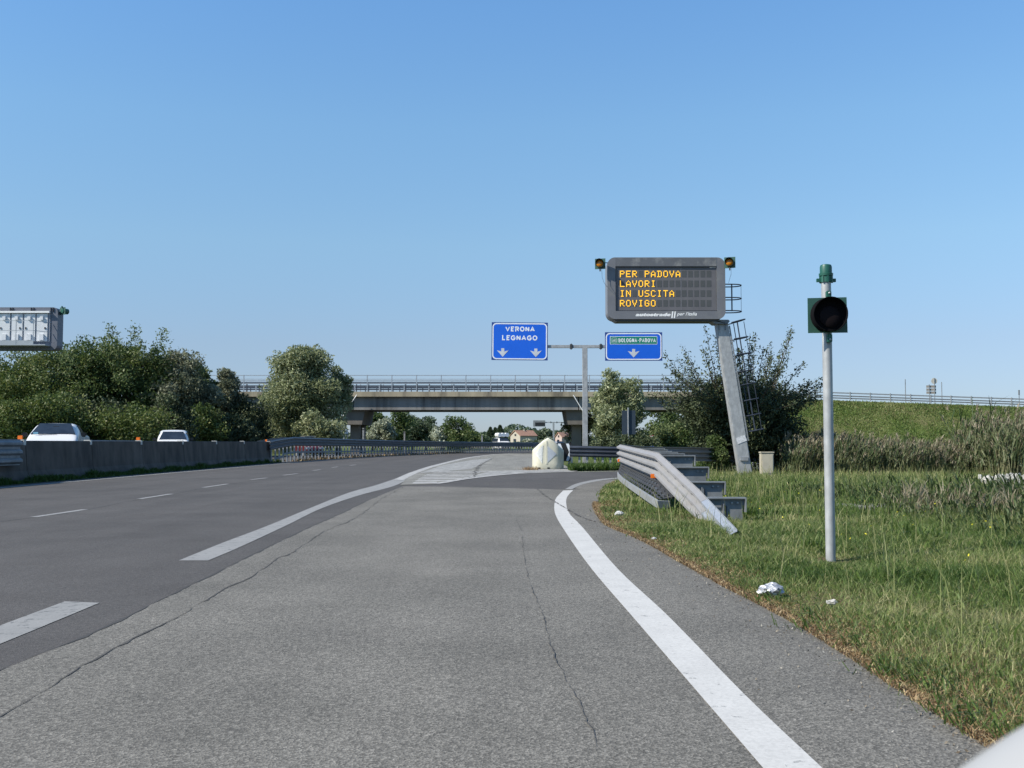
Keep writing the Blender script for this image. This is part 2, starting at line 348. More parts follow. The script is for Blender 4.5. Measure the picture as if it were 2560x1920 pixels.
def tree(name, label, cat, px, by, s, topy, rad, lm, n=9000, leaf=.16, blobs=26, asp=1.1, droop=None, low=.12, group=None,
         skew=0, sparse=1.0, seed=1, twigs=0, flatz=1.0, base_z=0.0, brz=.34, twl=1.0):
    """px: centre column in the photo, s: pixels per metre there, topy: row of the crown's top"""
    rs = np.random.default_rng(seed); R = random.Random(seed)
    Y = S2Y(s); b = at(px, by, Y); b.z = base_z; H = at(px, topy, Y).z-base_z
    root = thing(name, label, cat, b, 0, group)
    cz = H*(.5+low/2); rz_ = H*(1-low)/2
    tb = MB(); fork = H*.22
    tb.tube([(0, 0, -.2), (.05*H*.1, 0, fork*.6), (.1, .05, fork)], [H*.028+.03, H*.022+.02, H*.02+.02], 8)
    Cs = []; Ts = []; Ss = []
    for k in range(blobs):
        # point in ellipsoid, biased outward
        while True:
            d = rs.uniform(-1, 1, 3)
            if .25 < np.linalg.norm(d) < 1: break
        d = d/np.linalg.norm(d)*(.35+.55*rs.random())
        taper = 1.0-.25*max(0, d[2])
        c = np.array([d[0]*rad*taper+skew*(d[2]+1)*.5, d[1]*rad*taper, cz+d[2]*rz_])
        r = rad*(brz+.18*rs.random())*(1.0-.2*abs(d[2]))
        limit = H-.35*r
        if c[2]+r > limit: c[2] = limit-r*.9
        m = int(n/blobs*(r/(rad*(brz+.09)))**2)
        u = rs.normal(size=(m, 3)); u /= np.linalg.norm(u, axis=1)[:, None]
        rr = r*(1-.75*rs.random(m)**1.6); rr *= 1+.22*np.sin(u[:, 0]*7+k)*np.sin(u[:, 2]*6+k*2)
        P = c+u*rr[:, None]*np.array([1, 1, .85*flatz])
        # small clumps
        keep = (np.sin(P[:, 0]*5.1/rad*2+k)*np.sin(P[:, 1]*4.7/rad*2)*np.sin(P[:, 2]*5.3/rad*2+1) > -.55*sparse)
        P = P[keep & (P[:, 2] > .1)]
        Cs.append(P); Ts.append(np.full(len(P), rs.uniform(.2, .75))+rs.normal(0, .16, len(P))); Ss.append(leaf*rs.uniform(.55, 1.3, len(P)))
        if R.random() < .8:
            e = Vector(c.tolist()); mid = Vector((e.x*.35, e.y*.35, fork+(e.z-fork)*.55))
            tb.tube([(.1, .05, fork*R.uniform(.7, 1)), mid, e], [H*.014+.01, H*.008+.008, .012], 5)
    if twigs:                                        # long shoots standing out of the crown
        for k in range(twigs):
            a = R.uniform(0, 2*math.pi); el = R.uniform(.35, 1.35) if R.random() < .8 else R.uniform(.05, .4)
            p = Vector((math.cos(a)*rad*.4, math.sin(a)*rad*.4, H*.55)); L = R.uniform(.75, 1.15)
            d = Vector((math.cos(a)*math.cos(el), math.sin(a)*math.cos(el), math.sin(el)))
            Lm = (rad*1.1 if el < .6 else H*.78*(1 if twl == 1 else .56))*L; q = p+d*Lm; mid = (p+q)/2+Vector((0, 0, -.04*Lm))
            q.z -= .05*Lm
            tb.tube([p, mid, q], [.03, .018, .005], 4)
            nj = 150 if twl == 1 else 420
            for j in range(nj):
                t = .25+.75*j/nj; c = p*(1-t)**2+mid*2*t*(1-t)+q*t*t
                sp = .22*(1.25-t)*(1 if twl == 1 else 3.4)
                Cs.append(np.array([[c.x+R.gauss(0, sp), c.y+R.gauss(0, sp), c.z+R.gauss(0, sp)]]))
                Ts.append(np.array([R.uniform(.2, .9)])); Ss.append(np.array([leaf*R.uniform(.6, 1.1)]))
    C = np.concatenate(Cs); T = np.concatenate(Ts); S = np.concatenate(Ss)
    V, Fi, tt = leaves(C, S, T, asp, droop)
    np_mesh('crown', V, Fi, 4, tt, lm, root); tb.build('trunk', BARK, root, True)
    return root
# ------------------------------------------------------------------ text
def text(name, body, x, z, w_, h_, m, parent, y=-.004, ex=.003, bold=0.0, shear=0.0, spacing=1.0):
    cu = bpy.data.curves.new('t', 'FONT'); cu.body = body; cu.extrude = .01; cu.offset = bold; cu.shear = shear; cu.space_character = spacing
    cu.resolution_u = 5
    o = bpy.data.objects.new('t', cu); COL.objects.link(o); bpy.context.view_layer.update()
    dg = bpy.context.evaluated_depsgraph_get(); me = bpy.data.meshes.new_from_object(o.evaluated_get(dg))
    bpy.data.objects.remove(o); bpy.data.curves.remove(cu)
    co = np.zeros(len(me.vertices)*3); me.vertices.foreach_get('co', co); co = co.reshape(-1, 3)
    mn, mx = co.min(0), co.max(0); c = (co-mn)/(mx-mn)
    out = np.stack([x-w_/2+c[:, 0]*w_, y-ex*c[:, 2], z-h_/2+c[:, 1]*h_], 1)
    me.vertices.foreach_set('co', out.ravel()); me.update(); me.materials.clear(); me.materials.append(m); me.name = name
    o = bpy.data.objects.new(name, me); COL.objects.link(o); o.parent = parent; return o
def arc(cx, cy, rx, ry, a0, a1, n=10): return [(cx+rx*math.cos(math.radians(a0+(a1-a0)*i/n)), cy+ry*math.sin(math.radians(a0+(a1-a0)*i/n))) for i in range(n+1)]
GLY = {'V': [[(0, 1), (.5, 0), (1, 1)]], 'E': [[(.95, 1), (.04, 1), (.04, 0), (.95, 0)], [(.04, .52), (.85, .52)]], 'L': [[(.05, 1), (.05, 0), (.95, 0)]],
 'N': [[(.03, 0), (.03, 1)], [(.03, 1), (.97, 0)], [(.97, 0), (.97, 1)]], 'A': [[(0, 0), (.5, 1), (1, 0)], [(.2, .32), (.8, .32)]], '-': [[(.05, .45), (.95, .45)]], '1': [[(.5, 1), (.5, 0)]],
 'R': [[(.04, 0), (.04, 1), (.6, 1)]+arc(.6, .75, .36, .25, 90, -90, 8)+[(.04, .5)], [(.5, .5), (.98, 0)]], 'P': [[(.04, 0), (.04, 1), (.6, 1)]+arc(.6, .73, .36, .27, 90, -90, 8)+[(.04, .46)]],
 'B': [[(.04, 0), (.04, 1), (.6, 1)]+arc(.58, .76, .32, .24, 90, -90, 8)+[(.04, .52)], [(.5, .52)]+arc(.6, .26, .36, .26, 90, -90, 8)+[(.04, 0)]],
 'D': [[(.04, 0), (.04, 1), (.45, 1)]+arc(.45, .5, .52, .5, 90, -90, 12)+[(.04, 0)]], 'O': [arc(.5, .5, .5, .5, 90, 452, 24)], 'G': [arc(.5, .5, .5, .5, 40, 330, 20)+[(.97, .46), (.55, .46)]],
 '3': [arc(.45, .75, .4, .25, 140, -90, 9), arc(.45, .26, .45, .26, 90, -140, 9)]}
def sign_text(body, cx, cz, W, H, m, parent, y, th, gap=.17, wide=.72):
    ws = [(.86 if c in 'EL' else 1.12 if c in 'OGAV' else .7 if c == '-' else .62 if c == '1' else 1.0) for c in body]
    unit = W/(sum(ws)+gap*(len(body)-1)); x = cx-W/2
    for c, w_ in zip(body, ws):
        mb = MB(); gw = unit*w_-th; gh = H-th
        for si, st_ in enumerate(GLY[c]):
            P = [Vector((x+th/2+u*gw, cz-H/2+th/2+v*gh)) for u, v in st_]; n_ = len(P); V = []
            for i, p in enumerate(P):
                a = (p-P[i-1]).normalized() if i else None; b = (P[i+1]-p).normalized() if i < n_-1 else None
                if a is None: a = b
                if b is None: b = a
                na = Vector((-a.y, a.x)); nb = Vector((-b.y, b.x)); q = na+nb
                q = q.normalized() if q.length > .2 else na
                k_ = 1/max(.74, q.dot(na)); e = Vector((0, 0))
                if i == 0: e = -a*(th/2 if c in 'ELPRBD' and si == 0 else 0)
                V += [p+e+q*th/2*k_, p+e-q*th/2*k_]
            yo = y-.0007*si; N2 = len(V)
            mb.add([(p.x, yo, p.y) for p in V]+[(p.x, yo+.003, p.y) for p in V], [(2*i, 2*i+1, 2*i+3, 2*i+2) for i in range(n_-1)]+[(N2+2*i+2, N2+2*i+3, N2+2*i+1, N2+2*i) for i in range(n_-1)]+[(2*i, 2*i+2, N2+2*i+2, N2+2*i) for i in range(n_-1)]+[(2*i+3, 2*i+1, N2+2*i+1, N2+2*i+3) for i in range(n_-1)])
        me = bpy.data.meshes.new('letter'); me.from_pydata(mb.v, [], mb.f); me.materials.append(m); me.update(); o = bpy.data.objects.new('letter', me); COL.objects.link(o); o.parent = parent
        x += unit*(w_+gap)
# ================================================================== SETTING
# ground reaching the horizon
tag(MB().add([(-2500, -200, -.03), (2500, -200, -.03), (2500, 4500, -.03), (-2500, 4500, -.03)], [(0, 1, 2, 3)]).build('ground', FIELD), kind='structure')
MED = [(-15.6, -5), (-15.7, 28), (-15.7, 45), (-15.4, 62), (-14.6, 80), (-12.7, 98), (-9.6, 115), (-5.6, 134), (2, 155), (14, 176), (34, 203), (66, 232), (110, 258)]
MEDP = resample([(x, y, 0) for x, y in MED], 2.0)
GU = [(-3.45, 33.5), (-4.0, 42), (-4.2, 55), (-4.3, 68), (-3.8, 90), (-2.1, 112), (0.6, 128), (6, 146), (18, 170), (40, 198), (70, 224), (112, 250)]   # right edge of the main carriageway
GUP = resample([(x, y, 0) for x, y in GU], 2.0)
GLow = [G(1000, 1213), G(1087, 1210), G(1173.6, 1196.5), G(1289, 1185), G(1419.6, 1180.5), G(1550, 1178)]
RL = GLow + [Vector((7.2, 49, 0)), Vector((11, 52.5, 0)), Vector((19, 58, 0)), Vector((32, 64, 0))]      # ramp, left edge
edge_px = [(2436, 1847), (2360, 1778), (2281, 1730), (2171, 1671), (2085, 1613), (2020, 1568), (1944, 1524), (1876, 1500), (1800, 1455), (1703, 1404), (1664, 1380), (1619, 1356), (1571, 1334), (1523, 1317), (1503, 1294), (1489, 1269), (1492, 1249), (1499, 1226), (1521, 1208), (1556, 1199)]
EDGE = [Vector((2.15, 0, 0)), Vector((2.05, 3, 0))]+[G(*p) for p in edge_px]+[Vector((5.6, 39.2, 0)), Vector((8.2, 43, 0)), Vector((12, 46.6, 0)), Vector((20, 51.5, 0)), Vector((34, 57, 0))]
EDGEP = resample(EDGE, .35)
_xs = [p.x for p in EDGEP]
for _i, _p in enumerate(EDGEP):
    _w = _xs[max(0, _i-2):_i+3]; _p.x = sum(_w)/len(_w)
EDGEP.sort(key=lambda p: p.y)
poly = [(-27, -8)]+[(2.3, -8)]+[(p.x+.15, p.y) for p in EDGE]+[(p.x, p.y) for p in reversed(RL)]
poly += [(p.x, p.y) for p in GUP[1:]]+[(80, 290)]
opp = offset(MEDP, -11.3)
poly += [(p.x, p.y) for p in reversed(opp[1:])]
flat('road', poly, 0.0, ASPH)
# gore
gpoly = [(p.x, p.y) for p in GLow[:5]]+[(2.9, 46.6), (2.9, 50.5), (2.9, 56), (3.0, 68), (3.0, 85), (3.6, 100), (4.6, 115), (6.4, 128)]+[(p.x, p.y) for p in reversed([q for q in GUP if q.y < 128])]
flat('road_gore', gpoly, .008, GORE)
# lighter exit asphalt
seam1 = [(-560, 1960), (0, 1678), (231, 1585), (400, 1502), (531, 1438), (635, 1386), (762, 1325), (852, 1285), (933, 1246), (1006, 1216)]
seam2 = [(-560, 2090), (0, 1793), (208, 1667), (330, 1600), (463, 1533), (551, 1480), (635, 1438), (690, 1400), (734, 1380), (800, 1336), (829, 1321), (870, 1305), (902, 1287), (935, 1262), (960, 1244), (1012, 1216)]
band = [(1006, 1215.5), (1145, 1217), (1249, 1220), (1341, 1222.5), (1408, 1224.5), (1500, 1223)]
ep = [G(*p) for p in seam1]+[G(*p) for p in band]
e2 = [p for p in EDGE if p.y < G(1500, 1223).y-.3]
flat('exit_lane', [(p.x, p.y) for p in ep]+[(p.x+.1, p.y) for p in reversed(e2)]+[(2.3, -3), (-4.2, -3)], .004, EXITA)
flat('shoulder', [(p.x, p.y) for p in [G(1436, 1222), G(1452, 1211), G(1492, 1203), G(1549, 1198.5)]]+[(5.5, 39.6), (5.3, 38), (3.6, 35), (2.6, 30), (2.45, 26.8)], .006, EXITA)
def wobble(P, a, seed, fr=3.0):
    r = random.Random(seed); out = []
    n = offset(P, 1.0)
    for i, p in enumerate(P): out.append(p+(n[i]-p)*(a*(math.sin(i*.7+seed)+math.sin(i*.23*fr+seed*2)*.7+r.uniform(-.9, .9))))
    return out
def crack(px, w_, z, seed, a=.02, m=CRACK, step=.12):
    P = wobble(resample([G(*p) for p in px], step), a, seed); r = random.Random(seed)
    L, R_ = [], []
    n = offset(P, 1.0)
    for i, p in enumerate(P):
        k = w_*r.uniform(.15, 1)/2*(1+.6*math.sin(i*.31)); d = (n[i]-p)*k; L.append(p-d); R_.append(p+d)
    return strip(L, R_, z)
cm = crack(seam2, .018, .0078, 3, .013)
for i, (px, w_, a) in enumerate([([(1305, 1342), (1312, 1400), (1322, 1450), (1345, 1510), (1360, 1551), (1372, 1600), (1383, 1632), (1410, 1690), (1435, 1736), (1455, 1780), (1475, 1817), (1486, 1850), (1490, 1880)], .0065, .008),
        ([(1343, 1223), (1358, 1236), (1373, 1246), (1399, 1262), (1420, 1275), (1440, 1286), (1463, 1297), (1490, 1305)], .035, .02),
        ([(1255, 1254), (1290, 1256)], .03, .01), ([(1330, 1256), (1372, 1259)], .03, .01),
        ([(1040, 1364), (1063, 1365)], .02, .005), ([(1350, 1372), (1362, 1372)], .02, .005), ([(1290, 1300), (1305, 1330)], .008, .005)]):
    q = crack(px, w_, .0098+.0002*i, 10+i, a, step=.06); cm.add(q.v, q.f)
tag(cm.build('crack', CRACK), kind='structure')
sm = crack(seam1, .030, .0070, 31, .003)
lane_px = [(-300, 1350), (-60, 1312), (69, 1296), (199, 1277), (337, 1251), (418, 1238), (499, 1222), (558, 1213), (660, 1198), (738, 1187), (796, 1177), (840, 1169), (920, 1158), (1000, 1150)]
q = crack(lane_px, .05, .0022, 32, .01, step=.6); sm.add(q.v, q.f)
q = crack([(1000, 1216.6), (1145, 1218), (1249, 1221), (1341, 1223.5), (1408, 1225)], .03, .0072, 33, .005, step=.3); sm.add(q.v, q.f)
tag(sm.build('road_seam', SEAM), kind='structure')
# painted lines
def line(name, left, right, m, z, n=12, label=None):
    L = resample([G(*p) for p in left], .3); R_ = resample([G(*p) for p in right], .3)
    k = min(len(L), len(R_)); L = [L[int(i*(len(L)-1)/(k-1))] for i in range(k)]; R_ = [R_[int(i*(len(R_)-1)/(k-1))] for i in range(k)]
    o = strip(L, R_, z).build(name, m); return tag(o, kind='structure')
line('edge_line', [(2010, 2050), (1904, 1920), (1736, 1724), (1597, 1562), (1470, 1412), (1406, 1319), (1388, 1285), (1386, 1262), (1391, 1245), (1408, 1227)],
     [(2200, 2060), (2051, 1920), (1852, 1730), (1667, 1539), (1539, 1418), (1456, 1319), (1424, 1285), (1416, 1262), (1418, 1243), (1433, 1226)], PWHITE, .0075)
line('edge_line', [(1412, 1224), (1436, 1211.5), (1462, 1204.5), (1500, 1198.2), (1560, 1193.5)], [(1430, 1224), (1452, 1213), (1475, 1207), (1510, 1200.8), (1562, 1196)], PFADE, .009)
line('lane_line', [(447, 1402), (558, 1357), (671, 1314), (784, 1267), (875, 1231), (940, 1213), (994, 1195)], [(520, 1402), (600, 1368), (716, 1314), (807, 1270), (900, 1238), (985, 1215), (1024, 1196)], PFADE, .004)
line('lane_line', [(-330, 1690), (0, 1565), (162, 1504.5)], [(-260, 1712), (0, 1611), (249, 1508)], PFADE, .004)
def ribbon(P, w_, z, m, name):
    L = offset(P, -w_/2); R_ = offset(P, w_/2); return tag(strip(L, R_, z).build(name, m), kind='structure')
ribbon(resample([G(995, 1201), G(1041, 1180), G(1099, 1161.5), G(1173, 1144.5)]+[Vector((x+.2, y, 0)) for x, y in GU[5:]], 1), .35, .013, PGORE, 'gore_line')
ribbon(resample(GLow, .5)[2:]+[Vector((7.2, 49, 0))], .28, .014, PGORE, 'gore_line')
ribbon([p for p in resample([(-14.2, -5, 0), (-14.2, 29, 0), (-14.0, 57.6, 0)]+[(p.x+1.5, p.y, 0) for p in MEDP if 70 < p.y < 200], 1)], .22, .004, PFADE, 'edge_line')
for a, b in (((-140, 1329), (-40, 1312)), ((69, 1293), (199, 1274)), ((337, 1247.5), (418, 1235)), ((500, 1219), (561, 1210)), ((620, 1199.3), (660, 1194.8)), ((702, 1188.3), (738, 1184)), ((777, 1176.6), (796, 1174)), ((825, 1169), (840, 1167)), ((870, 1164), (885, 1162))):
    P = [G(*a), (G(*a)+G(*b))/2, G(*b)]; ribbon([p+Vector((.1, 0, 0)) for p in P], .14, .004, PFADE, 'lane_line')
tag(flat('gore_paint', [(p.x, p.y) for p in (G(1150, 1197.5), G(1240, 1188.5), G(1330, 1181.5), G(1428, 1178.6), G(1425, 1173.5), G(1330, 1174.5), G(1230, 1178), G(1196, 1186))], .0112, PGORE2), kind='structure')
tag(flat('gore_paint', [(p.x, p.y) for p in (G(1048, 1183), G(1110, 1163), G(1180, 1150), G(1232, 1146), G(1212, 1156), G(1180, 1172), G(1120, 1178))], .0113, PGORE2), kind='structure')
tag(crack([(1232, 1146), (1205, 1160), (1190, 1178), (1186, 1190), (1170, 1196)], .12, .0155, 44, .05, step=.3).build('gore_crack', CRACK), kind='structure')
# gore chevron stripes
for i, (x0, x1, y, t) in enumerate([(1030, 1092, 1208.0, 1.7), (1036, 1130, 1203.2, 1.4), (1043, 1155, 1198.5, 1.2), (1050, 1180, 1194.3, 1.0), (1057, 1187, 1190.6, .9), (1064, 1187, 1187, .8), (1080, 1200, 1183.4, .7), (1095, 1230, 1180, .7)]):
    tag(flat('gore_stripe', [(p.x, p.y) for p in (G(x0, y+t), G(x1, y+t*.8-1), G(x1, y-t-1), G(x0+5, y-t))], .012+.0004*i, PGORE), kind='structure')
# ---- verge on the right
def edgex(y): return np.interp(y, [p.y for p in EDGEP], [p.x for p in EDGEP])
def vz(x, y):
    d = x-edgex(y); return np.clip(d, 0, .5)*.04+np.clip(d-.5, 0, 3)*.005+pnoise(x, y, 1.1)*.03*np.clip(d*2, 0, 1)+np.clip((x-13)/14, 0, 1)*-.15
OFF = [0, .06, .15, .3, .5, .8, 1.2, 1.8, 2.5, 3.5, 5, 7, 9.5, 13, 18, 25, 40, 70]
m = MB(); V = []; ny = 0
for y in np.concatenate([np.arange(0, 16, .07), np.arange(16, 57, .2)]):
    e = float(edgex(y)); j = .02*math.sin(y*3.1)+.02*math.sin(y*7.7+1)+.015*math.sin(y*17)+random.uniform(-.01, .01)
    for k, d in enumerate(OFF):
        x = e+d+(j if k < 3 else 0)
        V.append((x, y, -.02 if k == 0 else .02 if k == 1 else max(.022, float(vz(x, y)))+.004 if k < 17 else -.04))
    ny += 1
nx = len(OFF); m.add(V, [(r*nx+c, r*nx+c+1, (r+1)*nx+c+1, (r+1)*nx+c) for r in range(ny-1) for c in range(nx-1)])
tag(m.build('verge', SOIL, smooth=True), kind='structure')
# embankments carrying the cross road
DZ = at(1280, 979, 121).z
def emb_line(x0, z0, x1, z1, name):
    m = MB(); V = []; n = 90; prof = [(-17, -.1), (-13, .13), (-8, .42), (-4, .7), (-1.2, .93), (-.3, .995), (0, 1), (10, 1), (12, .9), (26, -.1)]
    for i in range(n+1):
        x = x0+(x1-x0)*i/n; z = z0+(z1-z0)*i/n
        for k, (dy, f) in enumerate(prof):
            w_ = z/7.0 if dy < 0 else 1
            V.append((x, 121+dy*w_+random.uniform(-.1, .1), z*f+(random.uniform(-.12, .12) if 0 < k < 9 and f < .99 else 0)))
    c = len(prof); m.add(V, [(i*c+k, (i+1)*c+k, (i+1)*c+k+1, i*c+k+1) for i in range(n) for k in range(c-1)])
    tag(m.build(name, EMB, smooth=True), kind='structure')
XR1 = at(2560, 1017, 121)
slope = (XR1.z-DZ+.55)/(XR1.x-24)
emb_line(23.5, DZ-.55, 130, max(.6, DZ-.55+slope*(130-23.5)), 'embankment')
emb_line(-34, DZ-.7, -140, 3.0, 'embankment')
# embankment end slopes under the bridge
for x0, sgn in ((23.5, -1), (-34, 1)):
    m = MB(); V = []
    for i in range(9):
        for j in range(12):
            x = x0+sgn*i/8*(7.5); y = 118+j*1.4; z = (DZ-.8)*(1-i/8)-.1
            V.append((x, y, z if 0 < j < 11 else -.1))
    m.add(V, [(i*12+j, i*12+j+1, (i+1)*12+j+1, (i+1)*12+j) for i in range(8) for j in range(11)])
    tag(m.build('embankment', EMB, smooth=True), kind='structure')
# ================================================================== GRASS
def grass(name, n, ysamp, xoff, h, wd, tintf, m, label, cat, seed=0, bend=(.3, 1.25)):
    y = ysamp(n); x = edgex(y)+xoff(n)
    z = np.where(x > edgex(y), vz(x, y), 0)
    base = np.stack([x, y, z], 1); hh = h(n, x, y)*near_pole(x, y)
    V, T, tt = blades(base, hh, wd(n, y), RNG.uniform(bend[0], bend[1], n), tintf(n, x, y))
    o = np_mesh(name, V, T, 3, tt, m); tag(o, label, cat, kind='stuff'); return o
PB = G(2077, 1409)
def near_pole(x, y): return np.clip(np.hypot(x-PB.x, (y-PB.y)*.6)/.55, .18, 1)
def ys(a, b, p): return lambda n: a+(b-a)*RNG.random(n)**p
def tmix(n, x, y): return .40+.26*pnoise(x, y, 1.3)+.2*pnoise(x+3, y, .38)+RNG.normal(0, .2, n)+(RNG.random(n) < .20)*.45
wdy = lambda n, y: (.0024+.00036*y)*RNG.uniform(.6, 1.6, n)
grass('grass', 330000, ys(3.0, 16, 1.15), lambda n: .02+(RNG.random(n)**1.0)*6.5, lambda n, x, y: (.035+.035*np.clip((x-edgex(y))/1.2, 0, 1)+.04*np.clip(pnoise(x, y, .4), 0, 1)+.05*np.clip((x-5)/3, 0, 1))*RNG.uniform(.4, 2.0, n), wdy, tmix, LGRASS, 'short rough green grass on the near verge', 'grass')
grass('grass', 160000, ys(14, 32, 1.1), lambda n: .05+(RNG.random(n))*13, lambda n, x, y: (.06+.03*pnoise(x, y, .7)+.05*np.clip((x-5)/3, 0, 1))*RNG.uniform(.4, 2.0, n)*np.where((x > 2.7) & (x < 4.3) & (y > 15), .7, 1), wdy, tmix, LGRASS, 'green grass around the guardrail end and the signal pole', 'grass')
grass('grass', 80000, ys(30, 56, 1.0), lambda n: .3+(RNG.random(n)**1.2)*32, lambda n, x, y: (.17+.07*pnoise(x, y, 2))*RNG.uniform(.5, 1.6, n), wdy, lambda n, x, y: tmix(n, x, y)+.1, LGRASS, 'longer grass at the back of the verge', 'grass')
grass('grass', 70000, ys(3, 34, .9), lambda n: 6+RNG.random(n)*26, lambda n, x, y: (.13+.05*pnoise(x, y, 1.5))*RNG.uniform(.4, 1.8, n), lambda n, y: .014*RNG.uniform(.6, 1.6, n), tmix, LGRASS, 'grass on the verge farther from the road on the right', 'grass')
grass('dry_grass', 52000, ys(3, 22, 1.1), lambda n: -.05+np.abs(RNG.normal(0, .26, n))*RNG.uniform(.3, 1.6, n), lambda n, x, y: .045*RNG.uniform(.4, 1.5, n), lambda n, y: (.0035+.0004*y)*RNG.uniform(.7, 1.5, n), lambda n, x, y: RNG.uniform(0, 1, n), LDRY, 'dry reddish straw along the asphalt edge', 'dry grass', bend=(.7, 1.4))
grass('tall_grass', 2600, ys(5, 40, 1.0), lambda n: .5+RNG.random(n)*12, lambda n, x, y: RNG.uniform(.3, .62, n), lambda n, y: (.0035+.00028*y)*RNG.uniform(.7, 1.3, n), lambda n, x, y: RNG.uniform(.5, 1, n), LGRASS, 'taller pale grass stalks scattered over the verge', 'grass', bend=(.1, .5))
# tufts spilling over the asphalt edge
nb = 60; bs = []; hs = []; ln = []; tt0 = []
for (px, py) in [(1880, 1507), (1905, 1512), (2000, 1545), (1985, 1582), (2020, 1570), (2175, 1688), (2200, 1700), (2230, 1722), (2270, 1728), (2365, 1800), (2385, 1825), (2400, 1832), (1500, 1262), (1495, 1240), (1497, 1285), (1512, 1305), (2345, 1775), (2255, 1690), (2090, 1625)]:
    g = G(px, py); k = 34
    bs.append(np.stack([g.x+.12+RNG.normal(0, .09, k), g.y+RNG.normal(0, .11, k), np.full(k, .02)], 1)); hs.append(RNG.uniform(.04, .17, k)); ln.append(RNG.normal(math.pi, 1.3, k)); tt0.append(RNG.uniform(.0, .55, k))
bs = np.concatenate(bs); hs = np.concatenate(hs)
V, T, tt = blades(bs, hs, .0075*RNG.uniform(.6, 1.4, len(bs)), RNG.uniform(1.0, 1.7, len(bs)), np.concatenate(tt0), lean=np.concatenate(ln))
tag(np_mesh('weed_tufts', V, T, 3, tt, LGRASS), 'dark green tufts creeping out over the asphalt edge', 'weeds', kind='stuff')
n = 1500; y = 3.2+RNG.random(n)**1.3*16; x = edgex(y)-np.abs(RNG.normal(0, .16, n))*RNG.uniform(.3, 2.2, n)+.03
V, Fi, tt = leaves(np.stack([x, y, np.full(n, .012)], 1), RNG.uniform(.004, .011, n), RNG.uniform(0, 1, n))
GRIT = leaf_mat('grit', (.08, .06, .04), (.20, .17, .13), (.36, .34, .30), .0, .9); tag(np_mesh('grit', V, Fi, 4, tt, GRIT), 'loose grit and dead leaf scraps along the asphalt edge', 'grit', kind='stuff')
# clumps of taller, darker weeds standing in the verge
cx_, cy_ = [], []
bs, hs, ws_, tt0 = [], [], [], []
for i in range(420):
    y = 3.6+RNG.random()**.85*30; x = float(edgex(y))+.35+RNG.random()**1.1*10
    if math.hypot(x-PB.x, y-PB.y) < .7: continue
    k = int(RNG.integers(30, 90)); r_ = RNG.uniform(.06, .22)*(1+.4*(x > 4.5)); hgt_ = RNG.uniform(.09, .24)*(1.5 if x > 5 else 1)*(.65 if x-float(edgex(y)) < .8 else 1)
    px_ = x+RNG.normal(0, r_, k); py_ = y+RNG.normal(0, r_, k)
    bs.append(np.stack([px_, py_, vz(px_, py_)], 1)); hs.append(hgt_*RNG.uniform(.4, 1.25, k)); ws_.append(np.full(k, RNG.choice([.005, .007, .014])*(1+y*.03))); tt0.append(RNG.normal(RNG.uniform(.05, .55), .13, k))
bs = np.concatenate(bs); V, T, tt = blades(bs, np.concatenate(hs), np.concatenate(ws_), RNG.uniform(.2, 1.3, len(bs)), np.concatenate(tt0))
tag(np_mesh('verge_weeds', V, T, 3, tt, LGRASS), 'darker clumps of weeds scattered over the verge', 'weeds', kind='stuff')
# yellow flowers
n = 160; x = 3.5+RNG.random(n)*8; y = 9+RNG.random(n)*14
V, Fi, tt = leaves(np.stack([x, y, vz(x, y)+RNG.uniform(.1, .3, n)], 1), np.full(n, .016), np.full(n, .5))
YEL = leaf_mat('flower_yellow', (.7, .6, .05), (.8, .7, .05), (.8, .7, .1)); tag(np_mesh('flowers', V, Fi, 4, tt, YEL), 'tiny yellow flowers in the grass', 'flowers', kind='stuff')
# embankment and far verge grass
n = 70000; x = 24+RNG.random(n)*60; d = RNG.random(n)
ez = DZ-.55+slope*(x-23.5); yy = 121-.2-16*d*(ez/7)
zz = ez*np.interp(-16*d, [-17, -13, -8, -4, -1.2, 0], [-.1, .13, .42, .7, .93, 1])
V, T, tt = blades(np.stack([x, yy, zz-.05], 1), RNG.uniform(.1, .34, n), RNG.uniform(.04, .09, n), RNG.uniform(.3, 1.2, n), .36+.22*pnoise(x, yy, 6)+.14*pnoise(x+5, yy, 1.7)+RNG.normal(0, .13, n))
tag(np_mesh('embankment_grass', V, T, 3, tt, LGRASS), 'green grass covering the embankment of the cross road', 'grass', kind='stuff')
n = 34000; x = 6+RNG.random(n)*70; yy = 58+RNG.random(n)*48
V, T, tt = blades(np.stack([x, yy, np.full(n, -.05)], 1), RNG.uniform(.3, .9, n), RNG.uniform(.04, .1, n), RNG.uniform(.2, .7, n), .45+.25*pnoise(x, yy, 5)+RNG.normal(0, .18, n))
tag(np_mesh('field_weeds', V, T, 3, tt, LGRASS), 'rough weeds on the low ground before the embankment', 'weeds', kind='stuff')
# gore planting
n = 9000; t = RNG.random(n); x = 2.6+t*7.5; yy = 46.9+t*3.6+RNG.random(n)*2.2
V, T, tt = blades(np.stack([x, yy, np.full(n, 0.0)], 1), RNG.uniform(.15, .42, n), RNG.uniform(.03, .06, n), RNG.uniform(.2, .9, n), .12+RNG.normal(0, .12, n))
tag(np_mesh('low_plants', V, T, 3, tt, LGRASS), 'dark green low plants under the rail behind the cushion', 'weeds', kind='stuff')
n = 420; x = .85+RNG.normal(0, .2, n); yy = 48.9+RNG.normal(0, .6, n)
V, T, tt = blades(np.stack([x, yy, np.full(n, 0.0)], 1), RNG.uniform(.05, .24, n), RNG.uniform(.01, .02, n), RNG.uniform(.4, 1.2, n), .35+RNG.normal(0, .3, n))
tag(np_mesh('dry_tuft', V, T, 3, tt, LDRY), 'dry brown tuft at the left foot of the cream cushion', 'weeds', kind='stuff')
n = 16000; yy = 24+RNG.random(n)*44; x = -15.15+np.abs(RNG.normal(0, .12, n))
